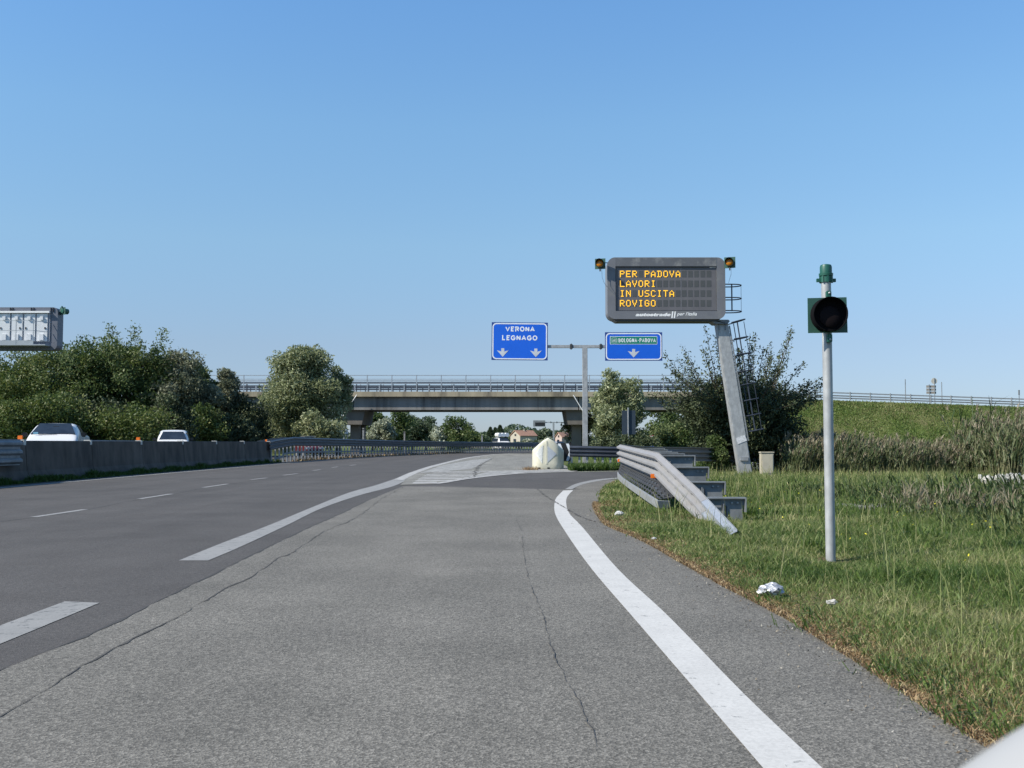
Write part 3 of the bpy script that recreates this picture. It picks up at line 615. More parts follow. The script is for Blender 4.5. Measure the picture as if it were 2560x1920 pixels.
V, T, tt = blades(np.stack([x, yy, np.full(n, 0.0)], 1), RNG.uniform(.06, .24, n)*(1+.6*pnoise(x*0, yy, .6)), RNG.uniform(.03, .06, n), RNG.uniform(.2, .9, n), .05+RNG.normal(0, .1, n))
tag(np_mesh('barrier_weeds', V, T, 3, tt, LGRASS), 'dark weeds along the foot of the concrete barrier', 'weeds', kind='stuff')
n = 6000; k = RNG.integers(0, len(MEDP), n); P = np.array([[MEDP[i].x, MEDP[i].y] for i in k]); sel = (P[:, 1] > 70) & (P[:, 1] < 130); P = P[sel]; n = len(P)
V, T, tt = blades(np.stack([P[:, 0]+.4+RNG.normal(0, .3, n), P[:, 1]+RNG.uniform(-1, 1, n), np.zeros(n)], 1), RNG.uniform(.05, .3, n), RNG.uniform(.04, .1, n), RNG.uniform(.2, .9, n), .5+RNG.normal(0, .25, n))
tag(np_mesh('median_weeds', V, T, 3, tt, LDRY), 'dry weeds under the median guardrail', 'weeds', kind='stuff')
# ---- reeds
def reeds(name, label, n, xf, yf, hf, plume=.5, lean0=0.0, wide=1.0, lm=None):
    x = xf(n); y = yf(n, x); g_ = (pnoise(x+3, y*1.3, .9) > -.42) | (RNG.random(n) < .35); x = x[g_]; y = y[g_]; n = len(x); h = hf(n, x, y); z = vz(x, y); b = np.stack([x, y, z], 1)
    la = RNG.normal(lean0, .9, n); bd = RNG.uniform(.1, .45, n)
    V1, T1, t1 = blades(b, h, .012*wide*np.ones(n), bd, RNG.uniform(.5, 1, n), lean=la)
    Vs, Ts, tt = [V1], [T1], [t1]; off = len(V1)
    for q in range(6):
        f = RNG.uniform(.15, .85, n); o = np.stack([np.cos(la), np.sin(la), 0*la], 1)*(bd*h*f*f)[:, None]
        lb = b+o+np.stack([0*f, 0*f, h*f*.93], 1)
        V2, T2, t2 = blades(lb, h*RNG.uniform(.18, .34, n), wide*RNG.uniform(.02, .035, n), RNG.uniform(.6, 1.15, n), RNG.uniform(.05, .65, n), lean=la+RNG.normal(0, 1.0, n))
        Vs.append(V2); Ts.append(T2+off); tt.append(t2); off += len(V2)
    root = thing(name, label, 'reeds'); root['kind'] = 'stuff'
    np_mesh('reed_leaves', np.concatenate(Vs), np.concatenate(Ts), 3, np.concatenate(tt), lm or LREED, root)
    if plume:
        s_ = RNG.random(n) < plume; bb = b[s_]; hh = h[s_]; ll = la[s_]; bdd = bd[s_]
        tip = bb+np.stack([np.cos(ll), np.sin(ll), 0*ll], 1)*(bdd*hh)[:, None]+np.stack([0*hh, 0*hh, hh*.9], 1)
        Vs, Ts, tt = [], [], []; off = 0
        for q in range(7):
            m_ = len(tip); V2, T2, t2 = blades(tip+RNG.normal(0, .02, (m_, 3))-np.array([0, 0, .05])*q*.5, RNG.uniform(.12, .26, m_), wide*RNG.uniform(.014, .028, m_), RNG.uniform(.4, 1.0, m_), RNG.random(m_), lean=ll+RNG.normal(0, .5, m_))
            Vs.append(V2); Ts.append(T2+off); tt.append(t2); off += len(V2)
        np_mesh('reed_plumes', np.concatenate(Vs), np.concatenate(Ts), 3, np.concatenate(tt), LPLUME, root)
    return root
reeds('reeds', 'tall plumed reed bed between the cabinet and the signal pole and beyond', 4600, lambda n: 10.6+RNG.random(n)*9.5, lambda n, x: 39.5+RNG.random(n)*5, lambda n, x, y: (1.22+.42*pnoise(x, y*.5, 2.0)+.28*pnoise(x+7, y, .5))*RNG.uniform(.5, 1.3, n), .45, 0.2, 1.35)
reeds('reeds', 'taller clump of plumed reeds at the right edge of the picture', 3600, lambda n: 17.5+RNG.random(n)*9, lambda n, x: 37+RNG.random(n)*6, lambda n, x, y: (2.2+.3*pnoise(x, y, 1.2)+.25*pnoise(x+7, y, .5))*RNG.uniform(.5, 1.2, n), .6, 0.3, 1.5)
reeds('reeds', 'dark green leafy reeds leaning over the verge in front of the white rubble', 2400, lambda n: 6.3+RNG.random(n)*7.5, lambda n, x: 13.2+RNG.random(n)*8+np.clip(8.5-x, 0, 3)*1.6, lambda n, x, y: RNG.uniform(.35, .78, n)*(.45+.55*np.clip((x-6)/2.5, 0, 1)), .0, 3.0, .85, LREEDG)
reeds('reeds', 'low leafy clump of reeds nearest the viewer at the right picture edge', 800, lambda n: 5.9+RNG.random(n)*3.5, lambda n, x: 10.8+RNG.random(n)*4+np.clip(7-x, 0, 3)*2, lambda n, x, y: RNG.uniform(.22, .6, n)*(.4+.6*np.clip((x-5.6)/1.5, 0, 1)), .0, 2.6, .7, LREEDG)
reeds('weeds', 'thin brownish weeds beside the grey slab', 160, lambda n: 6.2+RNG.random(n)*3.2, lambda n, x: 15.5+RNG.random(n)*3, lambda n, x, y: RNG.uniform(.2, .5, n), .8, 0.5, .7)
# ================================================================== GUARDRAILS
def wave_profile(hgt, depth, waves=3, n=8, th=.006):
    P = []
    for i in range(waves*n+1):
        t = i/n; ph = t-math.floor(t); u = .5-.5*math.cos(2*math.pi*ph); u = min(1, max(0, (u-.5)*1.5+.5))
        P.append((u*depth, -hgt*i/(waves*n)))
    return P+[(u-th, v) for u, v in reversed(P)]
def sweep(path, prof, side=-1, vs=1.0):               # path: Vector with z = top of the beam; side -1 = bulges to the path's left
    m = MB(); k = len(prof); V = []
    for i, p in enumerate(path):
        t = path[min(i+1, len(path)-1)]-path[max(i-1, 0)]; t.z = 0; t.normalize(); nrm = Vector((t.y, -t.x, 0))*side
        for u, v in prof: V.append(p+nrm*u+Vector((0, 0, v*vs)))
    n = len(path)
    m.add(V, [(i*k+j, i*k+(j+1) % k, (i+1)*k+(j+1) % k, (i+1)*k+j) for i in range(n-1) for j in range(k)]+[tuple(range(k)), tuple((n-1)*k+j for j in range(k-1, -1, -1))])
    return m
def walk(path, step, start=0.0):
    out = []; acc = -start; d = start; L = 0; nxt = start
    for i in range(len(path)-1):
        a, b = path[i], path[i+1]; s_ = (b-a).length
        while nxt <= L+s_:
            t = (nxt-L)/s_; out.append((a+(b-a)*t, (b-a).normalized())); nxt += step
        L += s_
    return out
# --- near guardrail with wide spacers
R0 = thing('guardrail', 'three-wave galvanised guardrail at the exit, its near end bent down into the grass', 'guardrail')
rp = [at(1843, 1378, 13.3), at(1749, 1223.6, 17.6), at(1647, 1132, 20.8), at(1549, 1111, 31)]
rp[0].z = .16
rp[1].x = 3.12; rp[2].x = at(1647, 1132, 20.8).x; rp[3].x = at(1549, 1111, 31).x
ext = [Vector((3.75, 34.2, 1.18)), Vector((4.8, 37.2, 1.12)), Vector((6.6, 40.2, 1.08)), Vector((9.2, 43.3, 1.02))]
PR = []
for a, b in zip(rp[:-1], rp[1:]):
    for k in range(12): PR.append(a+(b-a)*(k/12))
PR += resample([rp[-1]]+ext, .5)
prof = wave_profile(.53, .085)
BEAMW = mat('beam_pale', (.245, .243, .245), .6, .1, .1, 4, 0, (1, 1, 1), (.20, .19, .185), 2.0)
# split in two parts: bright end piece and old beam
sweep(PR[:10], prof).build('end_beam', mat('new_zinc', (.33, .35, .38), .45, .35, .12, 8), R0, True)
PR2 = [p+Vector((-.004, 0, .003)) for p in PR[9:]]
sweep(PR2, prof).build('beam', BEAMW, R0, True)
for p, t in walk(PR[1:40], .62, .1):
    for v in (.09, .265):
        c = p+Vector((-.012, 0, -v-.085)); MB().box(c, (.03, .045, .018)).build('bolt', DKGREY, R0)
# lower protection band with mesh
lb = [at(1673, 1252, 18.6), at(1646, 1251, 18.5), at(1600, 1222, 21.8), at(1560, 1196, 26.5), at(1546, 1182, 29.5), at(1549, 1178, 31)]
lbp = [lb[0]]+resample(lb[1:], .4)
sweep(lbp, [(0, 0), (.03, -.005), (.03, -.135), (0, -.14), (-.008, -.14), (-.008, 0)]).build('lower_band', GALV, R0, True)
mm = MB(); L = [p for p in lbp[2:]]
def rail_at(y): 
    for a, b in zip(PR[:-1], PR[1:]):
        if a.y <= y <= b.y: return a+(b-a)*((y-a.y)/max(1e-6, b.y-a.y))
    return PR[-1]
for i in range(len(L)):
    a = L[i]+Vector((.0, 0, -.01)); q = rail_at(a.y+.6); b = Vector((q.x+.03, a.y+.6, q.z-.52))
    if i % 1 == 0: mm.bar(a, b, .02, .012, (0, 0, 1))
    if i < len(L)-1:
        a2 = L[i+1]+Vector((0, 0, -.01)); q2 = rail_at(a2.y+.6); b2 = Vector((q2.x+.03, a2.y+.6, q2.z-.52))
        for f in (.15, .35, .55, .75): mm.bar(a+(b-a)*f, a2+(b2-a2)*(f+.1), .02, .012, (0, 0, 1)); mm.bar(a+(b-a)*(f+.1), a2+(b2-a2)*f, .02, .012, (0, 0, 1))
        mm.add([a+(b-a)*.4+Vector((0,0,-.02)), b+Vector((0,0,-.02)), b2+Vector((0,0,-.02)), a2+(b2-a2)*.4+Vector((0,0,-.02))], [(0, 1, 2, 3)])
mm.build('mesh_guard', DKGREY, R0)
# spacers and posts
def spacer(x, y, ztop, wdt, hgt, first=False):
    m = MB(); m.box((x+wdt/2, y, ztop-.012), (wdt, .16, .024)); m.box((x+wdt/2, y, ztop-.07), (wdt, .012, .115))
    m.box((x+wdt-.012, y-.02, ztop-.12), (.02, .14, .22)); m.box((x+wdt*.42, y+.01, ztop-.25), (.02, .12, .3))
    m.add([(x+.02, y, ztop-.16), (x+wdt*.4, y, ztop-.16), (x+wdt*.52, y, ztop-.34), (x+.02, y, ztop-.2)], [(0, 1, 2, 3)])
    s_ = m.build('spacer', GALVD, R0)
    p = MB(); pw = .30
    p.add([(x+wdt*.5, y-.01, ztop-.12), (x+wdt-.05, y-.01, ztop-.12), (x+wdt-.07, y-.01, -.05), (x+wdt*.5+.12, y-.01, -.05), (x+wdt*.5+.06, y-.01, ztop-.36 if ztop > .5 else ztop-.3)], [(0, 1, 2, 3, 4)])
    p.box((x+wdt*.5+.02, y+.06, ztop/2-.1), (.02, .13, ztop+.05)); p.box((x+wdt-.06, y+.05, ztop/2-.1), (.02, .13, ztop+.05))
    p.build('post', GALVD, R0)
    for bx_ in (.13, .22): MB().lathe([(.018, 0), (.018, .02), (.008, .025)], (x+wdt-bx_, y-.02, ztop-.09), 8, 'Y').build('bolt', GALV, R0)
for (x0c, x1c, yc, Y) in [(1768, 1862, 1243, 16.6), (1722, 1811, 1203.5, 18.7), (1690, 1770, 1167, 20.9), (1660, 1736, 1138, 23.2)]:
    a = at(x0c, yc, Y); b = at(x1c, yc, Y); rx = rail_at(Y).x; spacer(rx+.01, Y, a.z, b.x-rx, .2)
for k, (x1c, yc, Y) in enumerate([(1710, 1133.5, 25.5), (1693, 1130, 27.8), (1678, 1127.5, 30), (1667, 1124, 32.3), (1661, 1120, 34.4)]):
    b = at(x1c, yc, Y); rx = rail_at(Y).x; spacer(rx+.01, Y, b.z, max(.55, b.x-rx), .2)
for (px, py, Y) in ((1635, 1190, 20.9), (1548, 1151, 30)):
    c = at(px, py, Y); MB().box(c+Vector((-.0, -.05, 0)), (.145 if Y < 25 else .10, .03, .085)).build('reflector', ORANGE, R0, bevel=.006)
# --- far rail behind the cushion, along the left of the ramp
R1 = thing('guardrail', 'dark three-wave guardrail behind the cream crash cushion, along the ramp', 'guardrail')
fp = [at(1424, 1114, 50.3), at(1480, 1115, 50.2), at(1550, 1117, 50.0), at(1650, 1122, 51.5), at(1770, 1128, 54), at(1900, 1131, 57)]
FP = resample(fp, .8)
sweep(FP, wave_profile(.53, .085), 1).build('beam', DRAIL, R1, True)
sweep([p+Vector((0, 0, -.83)) for p in FP], [(0, 0), (.03, 0), (.03, -.14), (0, -.14)], 1).build('lower_band', DRAIL, R1)
for p, t in walk(FP, .37, .1): MB().box((p.x, p.y+.08, p.z/2-.2), (.09, .10, p.z+.1)).build('post', mat_post if 'mat_post' in globals() else GALV, R1)
# --- median guardrail
R2 = thing('guardrail', 'long grey median guardrail with many thin posts curving away under the bridge', 'guardrail')
def ztop(y): return float(np.interp(y, [60, 64, 67, 71, 106, 137, 160, 260], [1.33, 1.35, 1.5, 1.66, 1.48, 1.38, 1.28, 1.2]))
MP = [Vector((p.x+.35, p.y, ztop(p.y))) for p in resample([(x, y, 0) for x, y in MED], .6) if 64.5 < p.y < 215]
sweep(MP, wave_profile(.62, .09), 1).build('beam', DRAIL if False else mat('median_beam', (.09, .105, .125), .5, .35, .2, 2), R2, True)
sweep([p+Vector((-.75, 0, -.03)) for p in MP], wave_profile(.55, .09), -1).build('rear_beam', GALVD, R2, True)
LB = [p+Vector((0, 0, -.98 if p.y > 68 else -1.15)) for p in MP[2:]]
sweep(LB, [(0, 0), (.03, 0), (.03, -.12), (0, -.12)], 1).build('lower_band', GALVD, R2)
W = walk(MP, 1.0, .6); rest = MB()
for i, (p, t) in enumerate(W):
    b = MB() if i < 98 else rest
    b.box((p.x-.05, p.y, p.z/2-.1), (.07, .14, p.z-.1), rz=math.atan2(t.y, t.x)-math.pi/2)
    if i < 98: b.build('post', GALV, R2)
o = rest.build('posts', GALV, R2); o['kind'] = 'stuff'
W2 = MB()
for p, t in walk([q+Vector((-.7, 0, -.05)) for q in MP], 1.0, .1): W2.box((p.x, p.y, p.z/2-.1), (.07, .12, p.z-.1))
o = W2.build('rear_posts', GALVD, R2); o['kind'] = 'stuff'
# --- rail lapping the near end of the concrete barrier
R3 = thing('guardrail', 'short grey guardrail lapping the barrier at the left picture edge', 'guardrail')
sweep([Vector((-15.32, y, 1.36)) for y in np.arange(8, 32.9, .8)], wave_profile(.80, .09), 1).build('beam', GALVD, R3, True)
for y in np.arange(9, 28, 2.2): MB().box((-15.45, y, .6), (.1, .1, 1.3)).build('post', GALVD, R3)
# --- rail on the far side of the opposite road
R4 = thing('guardrail', 'guardrail on the far side of the opposite road, behind the white vehicles', 'guardrail')
R4P = [Vector((-26.8, y, 1.42)) for y in np.arange(30, 100, 4)]
sweep(R4P, wave_profile(.32, .08, 2), 1).build('beam', GALVD, R4, True)
for p, t in walk(R4P, 2.5, .5): MB().box((p.x-.1, p.y, .7), (.1, .1, 1.4)).build('post', GALVD, R4)
# --- concrete barrier units
def jersey(y0, y1, label):
    h = 1.32; hp = [(.33, 0), (.33, .08), (.20, .36), (.12, h-.02), (.10, h), (-.10, h), (-.12, h-.02), (-.20, .36), (-.33, .08), (-.33, 0)]
    m = MB(); n = len(hp); ys_ = np.linspace(y0+.02, y1-.02, 6); V = []
    for y in ys_:
        xc = float(np.interp(y, [q[1] for q in MED], [q[0] for q in MED]))
        V += [(xc+u, y, v) for u, v in hp]
    m.add(V, [(i*n+j, i*n+(j+1) % n, (i+1)*n+(j+1) % n, (i+1)*n+j) for i in range(5) for j in range(n)]+[tuple(range(n)), tuple(5*n+j for j in range(n-1, -1, -1))])
    root = thing('concrete_barrier', label, 'barrier', (0, 0, 0), 0, 'concrete median barrier units')
    m.build('wall', CONC, root)
    xc = float(np.interp(y1, [q[1] for q in MED], [q[0] for q in MED]))
    c = MB(); c.box((xc+.02, y1-.1, h+.02), (.24, .16, .03)); c.box((xc+.14, y1-.1, h-.06), (.02, .16, .17)); c.build('joint_plate', mat('pale_plate', (.5, .5, .46), .6) if 'pale_plate' not in bpy.data.materials else bpy.data.materials['pale_plate'], root)
    return root, xc
JY = [23.1, 28.4, 33.7, 39.0, 44.3, 49.6, 54.9, 60.2, 65.8]
jl = ['concrete barrier unit partly behind the guardrail at the left picture edge', 'concrete barrier unit under the orange reflector below the white pickup, leftmost full one', 'concrete barrier unit right in front of the white pickup', 'concrete barrier unit between the white pickup and the white van', 'concrete barrier unit just left of the white van', 'concrete barrier unit in front of the white van', 'concrete barrier unit just right of the white van', 'last concrete barrier unit, touching the long median guardrail']
for i in range(8):
    r, xc = jersey(JY[i], JY[i+1], jl[i])
    if i in (1, 3): MB().box((xc, JY[i+1]-.1, 1.42), (.16, .06, .12)).build('reflector', ORANGE, r, bevel=.01)
    if i == 7: MB().box((xc, JY[i+1]-.6, 1.40), (.12, .06, .12)).build('reflector', ORANGE, r)
# ================================================================== CRASH CUSHION
cb = G(1371, 1173); CW = .755
cc = thing('crash_cushion', 'cream plastic crash cushion with a pointed top standing on the gore', 'crash cushion', (cb.x+.0, cb.y+.55, 0))
m = MB(); rows = 10; nn = 48; V = []
def foot(a):                                        # outline: blunt bow toward the viewer
    c, s_ = math.cos(a), math.sin(a)
    x = CW*math.copysign(abs(c)**.55, c); y = math.copysign(abs(s_)**.9, s_)
    y = y*.62 if s_ < 0 else y*.8
    return x, y
def ch(x): 
    u = abs(x)/CW; return .92+.56*(1-u)**.9 if u < 1 else .92
def ch2(x):
    u = abs(x)/CW; return 1.48-.66*(math.sqrt(u*u+.03)-.173)
for r in range(rows+1):
    for k in range(nn):
        a = 2*math.pi*k/nn; x, y = foot(a); H = ch2(x)
        if y < 0: H = H-.0
        if r == 0: V.append((x*.97, y*.97, 0.0))
        elif r <= 6: V.append((x, y, .04+(H-.10)*(r-1)/5))
        else:
            t = (r-6)/4; q = math.sin(t*math.pi/2); V.append((x*(1-.16*t*t), y*(1-.18*t*t)+.02*t, H-.06+.07*q))
m.add(V, [(r*nn+k, r*nn+(k+1) % nn, (r+1)*nn+(k+1) % nn, (r+1)*nn+k) for r in range(rows) for k in range(nn)])
# top cap
top = [V[rows*nn+k] for k in range(nn)]; m.v.append((0, .1, 1.46)); ci = len(m.v)-1
for k in range(nn): m.f.append((rows*nn+k, rows*nn+(k+1) % nn, ci))
m.build('body', CREAM, cc, True)
def bow(x, d=.012):
    # y of the front skin at a given x
    c = (abs(x)/CW)**(1/.55); s_ = math.sqrt(max(0, 1-c*c)); return -(s_**.9*.62)-d
def skin_tri(pts, name, mt, d=.012):
    m = MB(); (x0, z0), (x1, z1), (x2, z2) = pts; N = 8; V = []; fs = []
    idx = {}
    for i in range(N+1):
        for j in range(N+1-i):
            u, v = i/N, j/N; x = x0+(x1-x0)*u+(x2-x0)*v; z = z0+(z1-z0)*u+(z2-z0)*v; idx[i, j] = len(V); V.append((x, bow(x, d), z))
    for i in range(N):
        for j in range(N-i):
            fs.append((idx[i, j], idx[i+1, j], idx[i, j+1]))
            if i+j < N-1: fs.append((idx[i+1, j], idx[i+1, j+1], idx[i, j+1]))
    k = len(V); V2 = [(x, y+.01, z) for x, y, z in V]; m.add(V+V2, fs+[tuple(a+k for a in reversed(f)) for f in fs]); return m.build(name, mt, cc)
def c3(x, y): return ((x-1468)/6.9125/53.0, (1068-y)/6.9125/53.0)
lt = [c3(1235, 795), c3(1375, 650), c3(1360, 970)]; rt = [c3(1440, 650), c3(1612, 805), c3(1432, 970)]
skin_tri(lt, 'reflective_panel', SILV2); skin_tri(rt, 'reflective_panel', SILV)
hm = MB(); rr = random.Random(5)
for i in range(6):
    for j in range(11):
        x = lt[0][0]+.04+i*.055+(j % 2)*.027; z = lt[2][1]+.05+j*.075; zc = lt[0][1]
        w_ = (x-lt[0][0])/(lt[1][0]-lt[0][0])
        if w_ > .95 or abs(z-zc-.02*0) > w_*.40-.03: continue
        hm.lathe([(.016, 0), (.016, .004)], (x, bow(x, .013), z), 6, 'Y')
hm.build('honeycomb', mat('pale_dots', (.82, .82, .78), .4), cc)
rl = MB(); rl.prism_y([(-.125, .25), (-.045, .25), (-.045, 1.33), (-.125, 1.33)], -.634, -.60); rl.build('ridge', CREAM, cc)
for x0 in (-.44, -.0): MB().box((x0-.0, bow(x0)+.01, .055), (.11, .05, .06)).build('notch', BLACK, cc)
# chevron board behind it
cvb = at(1388, 1150, 51.2)
cv = thing('chevron_board', 'black and white chevron board behind the right shoulder of the cream cushion', 'sign', (cvb.x, cvb.y, 0))
MB().prism_y([(-.45, .35), (.80, .35), (.80, 1.24), (-.45, 1.24)], 0, .03).build('board', BLACK, cv)
for x0 in (-.25, .12, .52):
    MB().prism_y([(x0, .38), (x0+.14, .38), (x0+.30, .8), (x0+.14, 1.21), (x0, 1.21), (x0+.16, .8)], -.006, -.001).build('chevron', SIGNW, cv)
MB().box((.1, .06, .55), (.08, .06, 1.2)).build('post', GALV, cv); MB().box((.68, .06, .55), (.08, .06, 1.2)).build('post', GALV, cv)
# ================================================================== BLUE GANTRY
GY = 52.5; g0 = at(1463, 1110, GY)
ga = thing('sign_gantry', 'grey T-shaped sign post carrying the two blue direction signs', 'gantry', (g0.x, GY, 0))
zt = at(1463, 870, GY).z; za = at(1463, 866.5, GY).z
MB().box((0, 0, zt/2-.1), (.25, .25, zt+.2)).build('post', GALVB, ga, bevel=.01)
xl = at(1362, 866, GY).x-g0.x; xr = at(1520, 866, GY).x-g0.x
MB().box(((xl+xr)/2, 0, za), (xr-xl, .17, .145)).build('arm', GALVB, ga, bevel=.008)
for px in (1428, 1502):
    x = at(px, 866, GY).x-g0.x; f_ = MB(); f_.box((x, 0, za), (.05, .26, .28)); f_.box((x-.05, 0, za), (.035, .22, .22)); f_.box((x+.05, 0, za), (.035, .22, .22)); f_.build('flange', DKGREY, ga)
MB().box((0, 0, .03), (.45, .45, .06)).build('base_plate', GALV, ga)
def arrow(x, z, w_, h_, m, parent):
    P = [(-.13, .5), (.13, .5), (.13, .13), (.5, .27), (.0, -.5), (-.5, .27), (-.13, .13)]
    P = [(x+a*w_, z+b*h_) for a, b in P]
    mb = MB(); k = len(P)
    V = [(a, -.010, b) for a, b in P]+[(a, -.004, b) for a, b in P]
    # concave outline: fan pieces
    mb.add(V, [(0, 6, 2, 1)[::-1], (6, 4, 2), (6, 5, 4), (2, 4, 3)]+[(i, i+k, (i+1) % k+k, (i+1) % k) for i in range(k)])
    return mb.build('arrow', m, parent)
def blue_sign(x0p, y0p, x1p, y1p, label, tilt=0):
    a = at(x0p, y1p, GY-.16); b = at(x1p, y0p, GY-.16); W_, H_ = b.x-a.x, b.z-a.z
    r = thing('direction_sign', label, 'sign', ((a.x+b.x)/2, GY-.16, a.z)); r.rotation_euler = (0, math.radians(tilt), 0)
    MB().prism_y([(-W_/2, 0), (W_/2, 0), (W_/2, H_), (-W_/2, H_)], 0, .035).build('panel', SIGNE, r)
    o1 = rrect(-W_/2+.04, .04, W_/2-.04, H_-.04, .2); o2 = rrect(-W_/2+.095, .095, W_/2-.095, H_-.095, .155)
    MB().prism_y(o2, -.004, -.001).build('face', SIGNB, r); ring_y(o1, o2, -.008, -.001).build('border', SIGNW, r)
    bk = MB()
    for z in (H_*.3, H_*.7): bk.box((0, .06, z), (W_*.9, .05, .08))
    bk.build('rear_brace', GALVD, r)
    return r, W_, H_
r, W_, H_ = blue_sign(1228.5, 806, 1369, 900.5, 'blue direction sign reading VERONA LEGNAGO with two arrows', .5)
k = 1/50.0
def cs(px, py, x0, y0): return ((px-x0)*W_/140.5, (y0-py)*H_/94.5)
def tpos(cx_, cy_): # crop coords (4.424 zoom) -> sign local
    return ((1200+cx_/4.424-1298.7)*GY/F, (900.3-(780+cy_/4.424))*GY/F)
x, z = tpos(440, 186); sign_text('VERONA', x, z, 326/4.424*GY/F, 56/4.424*GY/F, SIGNW, r, -.009, .058)
x, z = tpos(436, 284); sign_text('LEGNAGO', x, z, 392/4.424*GY/F, 57/4.424*GY/F, SIGNW, r, -.009, .058)
for cx_ in (250, 616):
    x, z = tpos(cx_, 449); arrow(x, z, 130/4.424*GY/F, 95/4.424*GY/F, mat('arrow_grey', (.52, .55, .58), .4) if 'arrow_grey' not in bpy.data.materials else bpy.data.materials['arrow_grey'], r)
r, W_, H_ = blue_sign(1512.8, 830.6, 1655.5, 901.8, 'blue direction sign with green BOLOGNA-PADOVA plate and one arrow', 0)
def tpos2(cx_, cy_): return ((1200+cx_/4.424-1584.1)*GY/F, (901.8-(780+cy_/4.424))*GY/F)
x0, z0 = tpos2(1437, 357); x1, z1 = tpos2(1960, 267)
MB().prism_y([(x0, z0), (x1, z0), (x1, z1), (x0, z1)], -.008, -.0045).build('plate_border', SIGNW, r)
b = .022; MB().prism_y([(x0+b, z0+b), (x1-b, z0+b), (x1-b, z1-b), (x0+b, z1-b)], -.011, -.0085).build('plate', SIGNG, r)
x, z = tpos2(1737, 312); sign_text('BOLOGNA-PADOVA', x, z, 412/4.424*GY/F, 46/4.424*GY/F, SIGNW, r, -.0145, .036, .2)
x, z = tpos2(1486, 314); sign_text('A13', x, z, 44/4.424*GY/F, 33/4.424*GY/F, SIGNW, r, -.0145, .024, .25)
hw, hh = 31/4.424*GY/F, 29/4.424*GY/F; ring_y(rrect(x-hw, z-hh, x+hw, z+hh, .06), rrect(x-hw+.012, z-hh+.012, x+hw-.012, z+hh-.012, .05), -.013, -.0112).build('number_frame', SIGNW, r)
x, z = tpos2(1698, 456); arrow(x, z, 133/4.424*GY/F, 95/4.424*GY/F, bpy.data.materials['arrow_grey'], r)
# ================================================================== MESSAGE SIGN
VY = 39.8; v0 = at(1866, 1192, VY)
vm = thing('message_sign', 'grey variable message sign lit with PER PADOVA LAVORI IN USCITA ROVIGO on a leaning post', 'message sign', (0, VY, 0))
def vp(cx_, cy_): p = at(1480+cx_/5.53, 620+cy_/5.53, VY); return p.x, p.z
x0, z0 = vp(213, 985); x1, z1 = vp(1835, 133); DEP = .85
ou = rrect(x0, z0, x1, z1, .30, 8)
MB().prism_y(ou, .02, DEP).build('housing', VGREY, vm)
ix0, iz0 = vp(325, 870); ix1, iz1 = vp(1718, 258)
inn = rrect(ix0, iz0, ix1, iz1, .005, 8)
ring_y(ou, inn, -.06, .018).build('front_frame', VGREY, vm)
MB().prism_y([(ix0, vp(0, 258)[1]+.012), (ix1, vp(0, 258)[1]+.012), (ix1, z1-.02), (ix0, z1-.02)], -.066, -.061).build('top_strip', mat('mottled_strip', (.11, .115, .125), .5, 0, .1, 2, 0, (1, 1, 1), (.26, .26, .25), 2.6), vm)
MB().prism_y([(ix0+.01, iz0+.01), (ix1-.01, iz0+.01), (ix1-.01, iz1-.01), (ix0+.01, iz1-.01)], -.02, .015).build('display_face', VFACE, vm)
b_ = MB(); e = .018
b_.prism_y([(ix0, iz1-e), (ix1, iz1-e), (ix1, iz1), (ix0, iz1)], -.068, -.0); b_.prism_y([(ix0, iz0), (ix0+e*.6, iz0), (ix0+e*.6, iz1-e), (ix0, iz1-e)], -.068, -.0); b_.prism_y([(ix0+e, iz0), (ix1, iz0), (ix1, iz0+e*.6), (ix0+e, iz0+e*.6)], -.064, -.0)
b_.build('window_gasket', BLACK, vm)
sm_ = MB()
for cx_ in (800, 1230): x, _z = vp(cx_, 500); sm_.prism_y([(x-.006, iz0+.02), (x+.006, iz0+.02), (x+.006, iz1-.02), (x-.006, iz1-.02)], -.025, -.021)
sm_.build('seam', mat('seam_grey', (.22, .22, .23), .5), vm)
FONT5 = {'P': '11110 10001 10001 11110 10000 10000 10000', 'E': '11111 10000 10000 11110 10000 10000 11111', 'R': '11110 10001 10001 11110 10100 10010 10001',
 'A': '00100 01010 10001 10001 11111 10001 10001', 'D': '11110 01001 01001 01001 01001 01001 11110', 'O': '01110 10001 10001 10001 10001 10001 01110', 'V': '10001 10001 10001 01010 01010 00100 00100',
 'L': '10000 10000 10000 10000 10000 10000 11111', 'I': '01110 00100 00100 00100 00100 00100 01110', 'N': '10001 11001 10101 10101 10011 10001 10001', 'U': '10001 10001 10001 10001 10001 10001 01110',
 'S': '01111 10000 10000 01110 00001 00001 11110', 'C': '01110 10001 10000 10000 10000 10001 01110', 'T': '11111 00100 00100 00100 00100 00100 00100', 'G': '01110 10001 10000 10111 10001 10001 01110'}
cells = MB(); PX = 85.5/5.53*VY/F
for ri, row in enumerate(['PER PADOVA', 'LAVORI', 'IN USCITA', 'ROVIGO']):
    for c in range(15):
        ax, az = vp(385+c*85.6, 315+ri*135); bx, bz = vp(385+c*85.6+64, 315+ri*135+90)
        cells.prism_y([(ax, bz), (bx, bz), (bx, az), (ax, az)], -.024, -.0205)
        chv = row[c] if c < len(row) else ' '
        if chv != ' ':
            led = MB()
            rowsf = FONT5[chv].split(); dx = (bx-ax)/5; dz = (az-bz)/7
            for i in range(7):
                for j in range(5):
                    if rowsf[i][j] == '1':
                        x = ax+dx*(j+.5); z = az-dz*(i+.5); q = .47
                        led.prism_y([(x-dx*q, z-dz*q), (x+dx*q, z-dz*q), (x+dx*q, z+dz*q), (x-dx*q, z+dz*q)], -.032, -.029)
            led.build('led_letter', LED, vm)
cells.build('display_cells', VCELL, vm)
